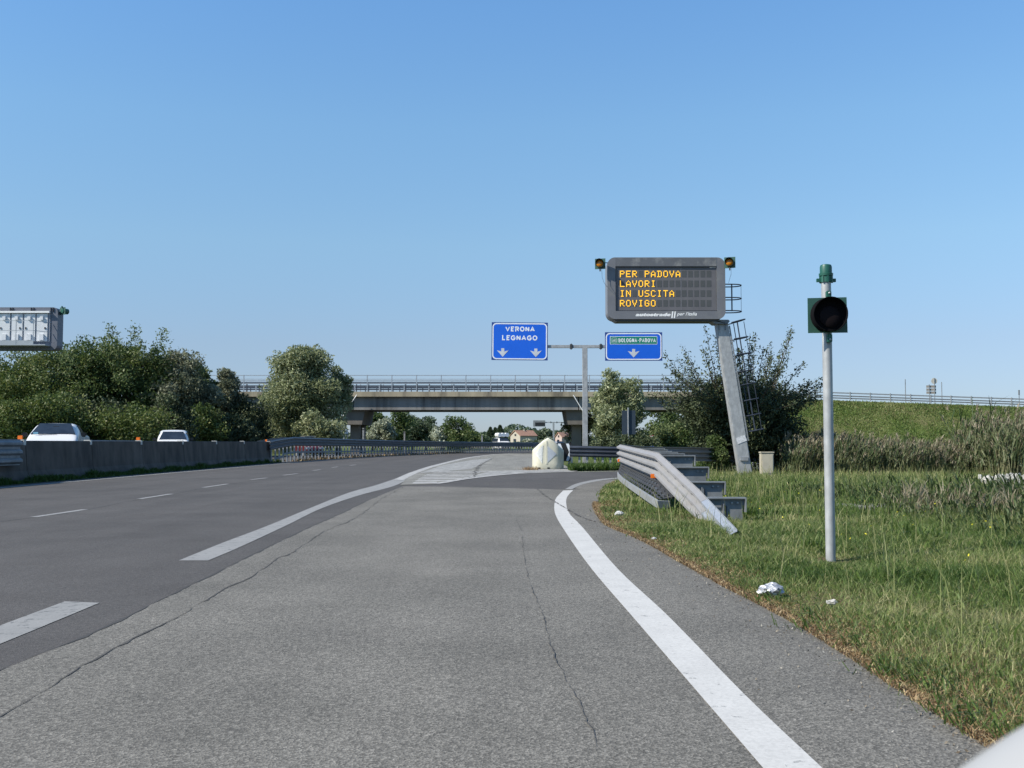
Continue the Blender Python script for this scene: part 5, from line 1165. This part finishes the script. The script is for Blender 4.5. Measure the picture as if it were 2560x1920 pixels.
# ================================================================== VEHICLES
def vehicle(name, label, cat, loc, rz, st_, W_, bodym, wheel_y, winrows, mirror=None, roofload=False, wheel_r=.34, lamp_z=.8):
    """st_: stations (y, z_floor, z_belt, z_roof, half-width at belt, half-width at roof), front is -Y"""
    r = thing(name, label, cat, loc, rz); m = MB(); V = []; K = 12
    def sec(s_):
        y, z0, zb, zr_, wb, wr = s_
        h = [(wb*.86, z0), (wb*.98, z0+.12), (wb, z0+(zb-z0)*.55), (wb*.97, zb), (wr, zb+(zr_-zb)*.90), (wr*.72, zr_)]
        return [(x, y, z) for x, z in h]+[(-x, y, z) for x, z in reversed(h)]
    S_ = [sec(s_) for s_ in st_]
    for q in S_: V += q
    n = len(S_)
    m.add(V, [(i*K+j, i*K+(j+1) % K, (i+1)*K+(j+1) % K, (i+1)*K+j) for i in range(n-1) for j in range(K)]+[tuple(range(K)), tuple((n-1)*K+j for j in range(K-1, -1, -1))])
    bo_ = m.build('body', bodym, r, True, bevel=.0)
    for p_ in bo_.data.polygons: p_.use_smooth = True
    sb_ = bo_.modifiers.new('s', 'SUBSURF'); sb_.levels = 2; sb_.render_levels = 2
    def patch(A, B, C, D, ins, name_, mt, off=.012, ins2=None):
        A, B, C, D = map(Vector, (A, B, C, D)); ins2 = ins if ins2 is None else ins2
        def bl(u, v): return A*(1-u)*(1-v)+B*u*(1-v)+C*u*v+D*(1-u)*v
        nrm = (B-A).cross(D-A).normalized(); cen = (A+B+C+D)/4
        if nrm.dot(cen-Vector((0, cen.y*.6, .8))) < 0: nrm = -nrm
        P = [bl(u, v)+nrm*off for u, v in ((ins, ins2), (1-ins, ins2), (1-ins, 1-ins2), (ins, 1-ins2))]; Q = [p-nrm*(off+.02) for p in P]
        return MB().add(P+Q, [(0, 1, 2, 3), (7, 6, 5, 4), (0, 4, 5, 1), (1, 5, 6, 2), (2, 6, 7, 3), (3, 7, 4, 0)]).build(name_, mt, r)
    for kind, i in winrows:
        a, b = S_[i], S_[i+1]
        if kind == 'front': 
            ya = st_[i]; yb = st_[i+1]
            patch((ya[4]*.90, ya[0], ya[2]), (-ya[4]*.90, ya[0], ya[2]), (-yb[5]*.80, yb[0], yb[3]), (yb[5]*.80, yb[0], yb[3]), .03, 'windscreen', GLASS, .05, .07)
        if kind == 'side':
            for q in (0, 1):
                A, B, C, D = (a[3], b[3], b[4], a[4]) if q == 0 else (a[8], b[8], b[7], a[7])
                patch(A, B, C, D, .06, 'side_window', GLASS, .008, .10)
        if kind == 'rear': patch(a[4], a[7], b[8], b[3], .08, 'rear_window', GLASS, .01, .1)
    for sx in (-1, 1):
        for y in wheel_y:
            w2 = MB(); w2.lathe([(.0+wheel_r, -.1), (wheel_r, .1)], (0, 0, 0), 20, 'Y'); o = w2.build('wheel', TYRE, r); o.rotation_euler = (0, 0, math.pi/2); o.location = (sx*(W_/2-.1), y, wheel_r)
            h2 = MB().lathe([(wheel_r*.6, -.105), (wheel_r*.6, .105)], (0, 0, 0), 12, 'Y').build('rim', GREYP, o)
        y0 = st_[0][0]; MB().box((sx*(W_/2-.28), y0-.005, lamp_z), (.36, .06, .16)).build('headlight', HEADL, r, bevel=.02)
        if mirror: MB().box((sx*(W_/2+.10), mirror[0], mirror[1]), (.20, .12, .17)).build('mirror', BLACK, r, bevel=.04)
    MB().box((0, st_[0][0]-.03, lamp_z-.28), (W_*.8, .06, .14)).build('bumper_grille', BLACK, r)
    return r
# white pickup
Y = 39.0; p = at(122, 1100, Y); ptop = at(122, 1055, Y).z
hb = at(122, 1090, Y).z
vehicle('pickup_truck', 'white pickup behind the concrete barrier under the left message sign', 'pickup', (p.x, Y, 0), math.radians(16),
   [(-.35, .5, .85, .95, .86, .8), (-.15, .35, 1.15, 1.2, .92, .78), (.6, .3, 1.30, 1.33, .95, .80), (1.05, .3, hb+.02, hb+.05, .95, .78), (1.75, .3, hb+.04, ptop-.03, .95, .72), (2.1, .3, hb+.05, ptop, .95, .70), (2.9, .3, hb+.05, ptop, .95, .70), (3.5, .3, hb+.05, ptop-.16, .95, .68), (3.95, .3, hb+.04, hb+.10, .95, .82), (5.2, .35, hb, hb+.05, .94, .84), (5.3, .45, hb-.05, hb-.02, .90, .8)], 1.9, CARW, (.35, 4.1), [('front', 3), ('side', 5), ('side', 6)], (1.4, hb+.06), wheel_r=.38)
pk = [o for o in bpy.data.objects if o.get('category') == 'pickup'][0]
MB().box((-.60, .98, hb+.12), (.17, .012, .07)).build('windscreen_sticker', mat('sticker_blue', (.25, .5, .6), .5), pk)
MB().box((.05, 1.5, ptop-.16), (.22, .04, .07)).build('rear_view_mirror', DKGREY, pk, bevel=.01)
MB().bar((-.5, 1.0, hb+.055), (.15, 1.02, hb+.075), .015, .015).build('wiper', BLACK, pk)
# white small van
Y = 56.0; p = at(432, 1100, Y); ptop = at(432, 1073, Y).z; hb = at(432, 1099, Y).z
vehicle('van', 'small white van with rounded roof behind the concrete barrier', 'van', (p.x, Y, 0), math.radians(17),
   [(-.1, .4, .75, .85, .74, .68), (.1, .3, 1.05, 1.08, .82, .68), (.55, .3, hb-.05, hb, .85, .70), (1.15, .3, hb+.05, ptop-.12, .86, .68), (1.5, .3, hb+.05, ptop-.02, .86, .68), (2.3, .3, hb+.05, ptop, .86, .72), (3.4, .3, hb+.05, ptop, .86, .74), (3.85, .3, hb+.05, ptop-.1, .85, .72), (3.95, .4, hb, hb+.1, .80, .7)], 1.72, CARW, (.5, 3.1), [('front', 2), ('side', 3)], (1.1, hb+.02), wheel_r=.3)
# red car behind the rail
Y = 88; p = at(835, 1100, Y); 
vehicle('car', 'red car with grey roof glimpsed through the median guardrail posts', 'car', (p.x-1.6, Y, 0), math.radians(24),
   [(-.1, .4, .7, .78, .74, .66), (.1, .3, .9, .95, .82, .66), (.9, .3, 1.08, 1.1, .85, .68), (1.6, .3, 1.1, 1.72, .85, .60), (2.4, .3, 1.12, 1.78, .85, .60), (3.1, .3, 1.12, 1.68, .85, .60), (3.7, .3, 1.08, 1.15, .84, .66), (3.9, .4, 1.0, 1.05, .8, .65)], 1.7, REDP, (.6, 3.1), [('front', 2), ('side', 3), ('side', 4)], None, wheel_r=.3)
rc = [o for o in bpy.data.objects if o.get('label', '').startswith('red car')][0]
MB().box((0, 2.4, 1.80), (1.0, 1.6, .05)).build('roof', GREYP, rc, bevel=.02)
# distant white van with roof load
Y = 168; p = at(1264, 1105, Y); ptop = at(1264, 1094, Y).z; zt_ = at(1264, 1093, Y).z
vt = vehicle('van', 'far white van with round white rolls on its roof under the bridge', 'van', (p.x, Y, 0), math.radians(18),
   [(-.1, .4, .8, .9, .84, .8), (.1, .3, 1.2, 1.25, .9, .8), (.5, .3, 1.3, 1.35, .95, .85), (1.2, .3, 1.35, 2.1, .95, .82), (4.6, .3, 1.35, 2.15, .95, .84), (4.8, .4, 1.3, 1.5, .9, .8)], 1.95, CARW, (.8, 3.9), [('front', 2), ('side', 3)], None)
for k, x in enumerate((-.6, 0, .6)): MB().lathe([(.33, 0), (.33, -1.9)], (x, 1.0, 2.52), 14, 'Y').build('roof_roll', WHITE, vt, True)
# pale car roofs near the gantry
Y = 140; p = at(1418, 1108, Y)
vehicle('car', 'pale grey car just showing above the rail right of the cream cushion', 'car', (p.x, Y, 0), math.radians(40),
   [(-.1, .4, .7, .78, .74, .66), (.1, .3, .9, .95, .82, .66), (.9, .3, 1.0, 1.05, .85, .68), (1.6, .3, 1.05, 1.45, .85, .60), (3.1, .3, 1.05, 1.45, .85, .60), (3.9, .4, 1.0, 1.05, .8, .65)], 1.7, GREYP, (.6, 3.1), [('front', 2), ('side', 3)], None, wheel_r=.3)
Y = 150; p = at(1645, 1106, Y)
vehicle('car', 'white car far off beside the yield sign', 'car', (p.x, Y, 0), math.radians(70),
   [(-.1, .4, .7, .78, .74, .66), (.1, .3, .9, .95, .82, .66), (.9, .3, 1.0, 1.05, .85, .68), (1.6, .3, 1.05, 1.45, .85, .60), (3.1, .3, 1.05, 1.45, .85, .60), (3.9, .4, 1.0, 1.05, .8, .65)], 1.7, CARW, (.6, 3.1), [('front', 2), ('side', 3)], None, wheel_r=.3)
# ================================================================== HOUSES
def house(label, x0p, x1p, eave, ridge, Y, wallm, gable_left=True, dep=12):
    a = at(x0p, eave, Y); b = at(x1p, eave, Y); zr_ = at(x0p, ridge, Y).z; ze = a.z; W_ = b.x-a.x
    r = thing('house', label, 'house', (a.x, Y, 0)); r.rotation_euler.z = math.radians(0)
    g = W_*.36                                   # gable side seen at the left
    MB().add([(0, 0, 0), (g, -3, 0), (g, -3, ze), (g*.5, -1.5, zr_), (0, 0, ze), (W_, 3, 0), (W_, 3, ze), (W_-g, 6, 0), (W_-g, 6, ze), (W_-g*.5, 4.5, zr_)],
       [(0, 1, 2, 3, 4), (1, 5, 6, 2), (5, 7, 8, 9, 6), (7, 0, 4, 8)]).build('wall', wallm, r)
    o = .35
    MB().add([(g*.5-o, -1.5-o*.3, zr_+.15), (g+.15, -3-o, ze-.05), (W_+o, 3-o, ze-.05), (W_-g*.5+o, 4.5, zr_+.15), (-o, 0, ze-.05), (W_-g, 6, ze-.05),
              (g*.5-o, -1.5-o*.3, zr_+.4), (g+.15, -3-o, ze+.2), (W_+o, 3-o, ze+.2), (W_-g*.5+o, 4.5, zr_+.4), (-o, 0, ze+.2), (W_-g, 6, ze+.2)],
       [(6, 7, 8, 9), (10, 6, 9, 11), (0, 3, 2, 1), (4, 5, 3, 0), (1, 2, 8, 7), (0, 1, 7, 6), (4, 0, 6, 10)]).build('roof', ROOFT, r)
    MB().box((W_*.5, 1.5, (zr_+ze)/2+.9), (.8, .8, 1.6)).build('chimney', PLAST, r)
    MB().box((g*.5, -1.62, ze+.5), (.7, .1, .7), rz=math.atan2(-3, g)).build('window', BLACK, r)
    MB().box((g*.45, -1.45, ze*.55), (1.1, .3, 1.3), rz=math.atan2(-3, g)).build('window', GLASS, r)
    MB().box((g+(W_-g)*.5, -.12, ze*.55), (1.2, .3, 1.3), rz=math.atan2(6, W_-g)).build('window', GLASS, r)
house('far cream house with terracotta roof right of the white van', 1276, 1343, 1090.5, 1078, 420, PLAST)
house('far pink-walled house with terracotta roof behind the distant gantry post', 1388, 1432, 1094, 1083, 400, PLAST2)
# ================================================================== TREES
L_ = [
 ('dark leafy tree behind the left message sign at the picture edge', -60, 30, 862, 4.6, LLOC), ('dark tree directly below the left message sign', 60, 31, 868, 4.2, LLOC),
 ('feathery bluish green tree just right of the left message sign', 176, 30, 822, 4.0, LBRIGHT), ('tallest yellow green locust tree of the left wood', 268, 29, 822, 4.6, LLOC),
 ('airy tree with the highest twigs of the left wood, above the white van', 352, 29, 815, 3.6, LBRIGHT), ('greyish leaved tree right of the highest twigs', 446, 29, 858, 3.6, LGREY),
 ('rounded green tree behind the greyish one near the bridge', 500, 27, 880, 2.7, LBRIGHT), ('small grey green tree at the right end of the left wood', 573, 27, 908, 2.1, LGREY)]
for i, (lb_, px, s_, ty, rad, lm) in enumerate(L_):
    tree('broadleaf_tree', lb_, 'tree', px, 1110, s_, ty, rad, lm, n=30000, leaf=.125, blobs=44, seed=20+i, low=.02, group='trees of the left wood', brz=.26, twigs=(12 if i < 5 else 0), twl=.5)
B_ = [(622, 27, 985, 'last sloping bush of the left wood beside the left willow', LDARK), (10, 36, 985, 'low green bush behind the barrier at the left picture edge', LLOC), (120, 35, 960, 'green bush behind the white pickup', LLOC), (235, 33, 968, 'dark bush just right of the white pickup', LDARK), (330, 34, 992, 'dull green bush left of the white van', LLOC), (420, 32, 972, 'dark bush behind the white van', LDARK), (500, 30, 1000, 'olive bush right of the white van', LLOC), (575, 29, 1025, 'brownish bush before the dark bridge end', LDARK)]  # darker leaf colours stand in for the shade at the wood's foot
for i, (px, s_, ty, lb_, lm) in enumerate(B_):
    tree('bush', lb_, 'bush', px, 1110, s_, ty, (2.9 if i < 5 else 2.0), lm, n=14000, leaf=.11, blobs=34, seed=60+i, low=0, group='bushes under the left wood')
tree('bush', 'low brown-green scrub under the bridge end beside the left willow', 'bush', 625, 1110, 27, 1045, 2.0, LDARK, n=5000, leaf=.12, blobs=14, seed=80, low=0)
tree('willow_tree', 'large silvery willow hiding the bridge left of the pier', 'tree', 748, 1110, 25, 850, 4.1, LWIL, n=60000, leaf=.12, blobs=62, asp=1.5, seed=3, low=.0, sparse=.8, brz=.27)
tree('willow_tree', 'slim side crown of willow hanging over the railing left of the pier', 'tree', 845, 1110, 24.5, 905, 1.9, LWIL, n=9000, leaf=.12, blobs=20, asp=1.5, seed=5, low=.3, sparse=.6)
tree('willow_tree', 'low willow bush at the foot of the left pier', 'tree', 800, 1110, 26, 1000, 2.3, LWIL, n=9000, leaf=.12, blobs=18, asp=1.5, seed=6, low=0, sparse=.8)
tree('willow_tree', 'rounded olive grey willow standing before the bridge, below the BOLOGNA-PADOVA sign', 'tree', 1548, 1110, 27.5, 910, 2.65, LWIL, n=26000, leaf=.11, blobs=34, asp=1.6, seed=8, low=.02, sparse=.8, brz=.30)
tree('willow_tree', 'darker willow seen below the bridge beside the gantry post', 'tree', 1452, 1110, 20.5, 1015, 2.3, LWIL, n=9000, leaf=.14, blobs=20, asp=1.4, seed=9, low=.0)
tree('broadleaf_tree', 'dark tree with long leafy shoots behind the leaning post', 'tree', 1855, 1180, 60, 915, 2.5, LDARK, n=76000, leaf=.06, blobs=84, asp=1.2, seed=12, low=.0, twigs=80, brz=.26, skew=.0)
tree('bush', 'yellow green bush left of the leaning post foot', 'bush', 1795, 1180, 62, 1080, .75, LBRIGHT, n=9000, leaf=.055, blobs=18, seed=13, low=0)
tree('bush', 'olive bush beside the yield sign under the bridge', 'bush', 1690, 1115, 26, 1045, 2.2, LBRIGHT, n=9000, leaf=.13, blobs=20, seed=14, low=0)
tree('broadleaf_tree', 'green tree below the right end of the bridge', 'tree', 1665, 1115, 18, 1005, 3.2, LBRIGHT, n=10000, leaf=.2, blobs=22, seed=15, low=0)
tree('broadleaf_tree', 'dark green tree below the bridge just left of the leaning post', 'tree', 1745, 1115, 22, 1010, 3.0, LDARK, n=9000, leaf=.16, blobs=20, seed=16, low=0)
tree('bush', 'low dark bush at the foot of the right willow', 'bush', 1590, 1112, 30, 1078, 1.8, LDARK, n=5000, leaf=.11, blobs=14, seed=17, low=0)
tree('bush', 'low dark bush under the tall dark-backed sign', 'bush', 1530, 1112, 31, 1085, 1.5, LDARK, n=4000, leaf=.11, blobs=12, seed=18, low=0)
U_ = [(930, 17.5, 1018, 2.9, LBRIGHT, 'green tree just right of the left pier, below the bridge', 'broadleaf_tree'), (985, 16, 1012, 3.0, LBRIGHT, 'bright green tree below the bridge, second right of the pier', 'broadleaf_tree'), (955, 18, 1038, 2.0, LSILV, 'silver leaved bush between the first green trees right of the pier', 'bush'),
 (1030, 14, 1026, 3.0, LFAR, 'grey green tree with thin top in the gap below the bridge', 'broadleaf_tree'), (1064, 14, 1030, 2.6, LFAR, 'dark tree in the middle of the row below the bridge', 'broadleaf_tree'), (1100, 15, 1062, 2.0, LSILV, 'pale silver bush in the middle of the row below the bridge', 'bush'),
 (1138, 15, 1032, 2.8, LBRIGHT, 'pointed green tree ending the row below the bridge', 'broadleaf_tree'), (1175, 14, 1068, 2.2, LBRIGHT, 'sloping bush at the right end of the row below the bridge', 'bush'), (1205, 12, 1084, 2.4, LFAR, 'low dark bush left of the far white van', 'bush')]
for i, (px, s_, ty, rad, lm, lb_, nm) in enumerate(U_):
    tree(nm, lb_, 'tree' if nm[0] == 'b' and 'tree' in nm else 'bush', px, 1112, s_, ty, rad, lm, n=7000, leaf=.2, blobs=22, seed=100+i, low=0, group='trees beyond the bridge')
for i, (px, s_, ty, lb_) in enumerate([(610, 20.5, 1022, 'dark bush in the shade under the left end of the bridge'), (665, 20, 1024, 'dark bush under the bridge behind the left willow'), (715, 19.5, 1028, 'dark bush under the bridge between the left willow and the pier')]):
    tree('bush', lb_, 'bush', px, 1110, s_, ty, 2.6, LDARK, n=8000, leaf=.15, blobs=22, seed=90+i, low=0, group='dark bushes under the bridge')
# distant things
def conifer(label, px, ty, Y, rad, seed):
    rs = np.random.default_rng(seed); b = at(px, 1110, Y); H = at(px, ty, Y).z; r = thing('conifer_tree', label, 'tree', (b.x, Y, 0), 0, 'far conifers')
    n = 3500; t = rs.random(n)**.8; tier = .72+.28*((t*7) % 1.0); a = rs.random(n)*2*np.pi; rr_ = rad*(1-t)*tier*rs.random(n)**.4+.1
    C = np.stack([rr_*np.cos(a), rr_*np.sin(a), .8+t*(H-.8)-rr_*.15], 1); V, Fi, tt = leaves(C, np.full(n, .45), rs.uniform(0, .6, n)); np_mesh('crown', V, Fi, 4, tt, LFAR, r)
    MB().tube([(0, 0, -.2), (0, 0, H*.9)], [.25, .04], 6).build('trunk', BARK, r)
conifer('leftmost of three far dark conifers left of the far white van', 1226, 1069, 330, 3.3, 1); conifer('middle of three far dark conifers left of the far white van', 1238, 1070, 335, 3.2, 2); conifer('rightmost and tallest of three far dark conifers', 1250, 1064, 325, 3.6, 3)
D_ = [(1275, 1074, 5, 'far rounded tree left of the cream house'), (1299, 1078, 4, 'far tree behind the cream house roof'), (1335, 1074, 4.5, 'far hazy tree below the distant message sign, left'), (1348, 1080, 4, 'far hazy tree below the distant message sign, right'), (1370, 1066, 4, 'far airy tree left of the distant gantry post'), (1415, 1084, 4, 'far tree behind the pink house')]
for i, (px, ty, rad, lb_) in enumerate(D_): tree('broadleaf_tree', lb_, 'tree', px, 1112, 5.7, ty, rad*1.35, LFAR, n=3000, leaf=.6, blobs=14, seed=130+i, low=0, group='far trees')
E_ = [(1322, 1095, 12, 'pale scrub before the cream house', LSILV), (1342, 1096, 12, 'scrub right of the cream house', LFAR), (1368, 1090, 13, 'pale tall bush left of the distant gantry post', LSILV), (1297, 1102, 12, 'scrub between the far van and the cream house', LFAR), (1402, 1104, 12, 'brownish scrub before the pink house', LBRIGHT)]
for i, (px, ty, s_, lb_, lm) in enumerate(E_): tree('bush', lb_, 'bush', px, 1112, s_, ty, 1.5, lm, n=1800, leaf=.25, blobs=10, seed=150+i, low=0, group='far scrub')
# far tree belt along the horizon: nobody could count it
n = 60000; x = RNG.uniform(-700, 700, n); y = 520+RNG.uniform(-25, 25, n); hmax = 6+3*pnoise(x, x*0, 21)+1.6*pnoise(x, x*.3, 6)
V, Fi, tt = leaves(np.stack([x, y, RNG.random(n)**.7*hmax], 1), RNG.uniform(.6, 1.3, n), RNG.uniform(0, .8, n)); tag(np_mesh('tree_belt', V, Fi, 4, tt, LFAR), 'far dark belt of trees along the horizon', 'trees', kind='stuff')
# ================================================================== MIRROR of the car the photo was taken from
c = at(2752, 2208, .34); wm = thing('wing_mirror', 'blurred white car mirror housing in the bottom right corner', 'mirror', c)
bm = bmesh.new(); bmesh.ops.create_uvsphere(bm, u_segments=40, v_segments=24, radius=1)
for v in bm.verts:
    q = v.co.copy(); 
    for ax in range(3): q[ax] = math.copysign(abs(q[ax])**.8, q[ax])
    v.co = Vector((q.x*.075, q.y*.05, q.z*.045))
bmesh.ops.rotate(bm, verts=bm.verts, matrix=Matrix.Rotation(math.radians(-33), 3, 'Y'))
me = bpy.data.meshes.new('housing'); bm.to_mesh(me); bm.free(); me.materials.append(mat('mirror_shell', (.34, .335, .325), .4, 0, .01)); o = bpy.data.objects.new('housing', me); COL.objects.link(o); o.parent = wm
me.polygons.foreach_set('use_smooth', [True]*len(me.polygons)); o.location = (0, 0, 0)
MB().box((.05, 0, -.07), (.04, .04, .09)).build('mirror_arm', BLACK, wm, bevel=.008)
# ------------------------------------------------------------------ sheets too thin to see from below stay single-sided; done
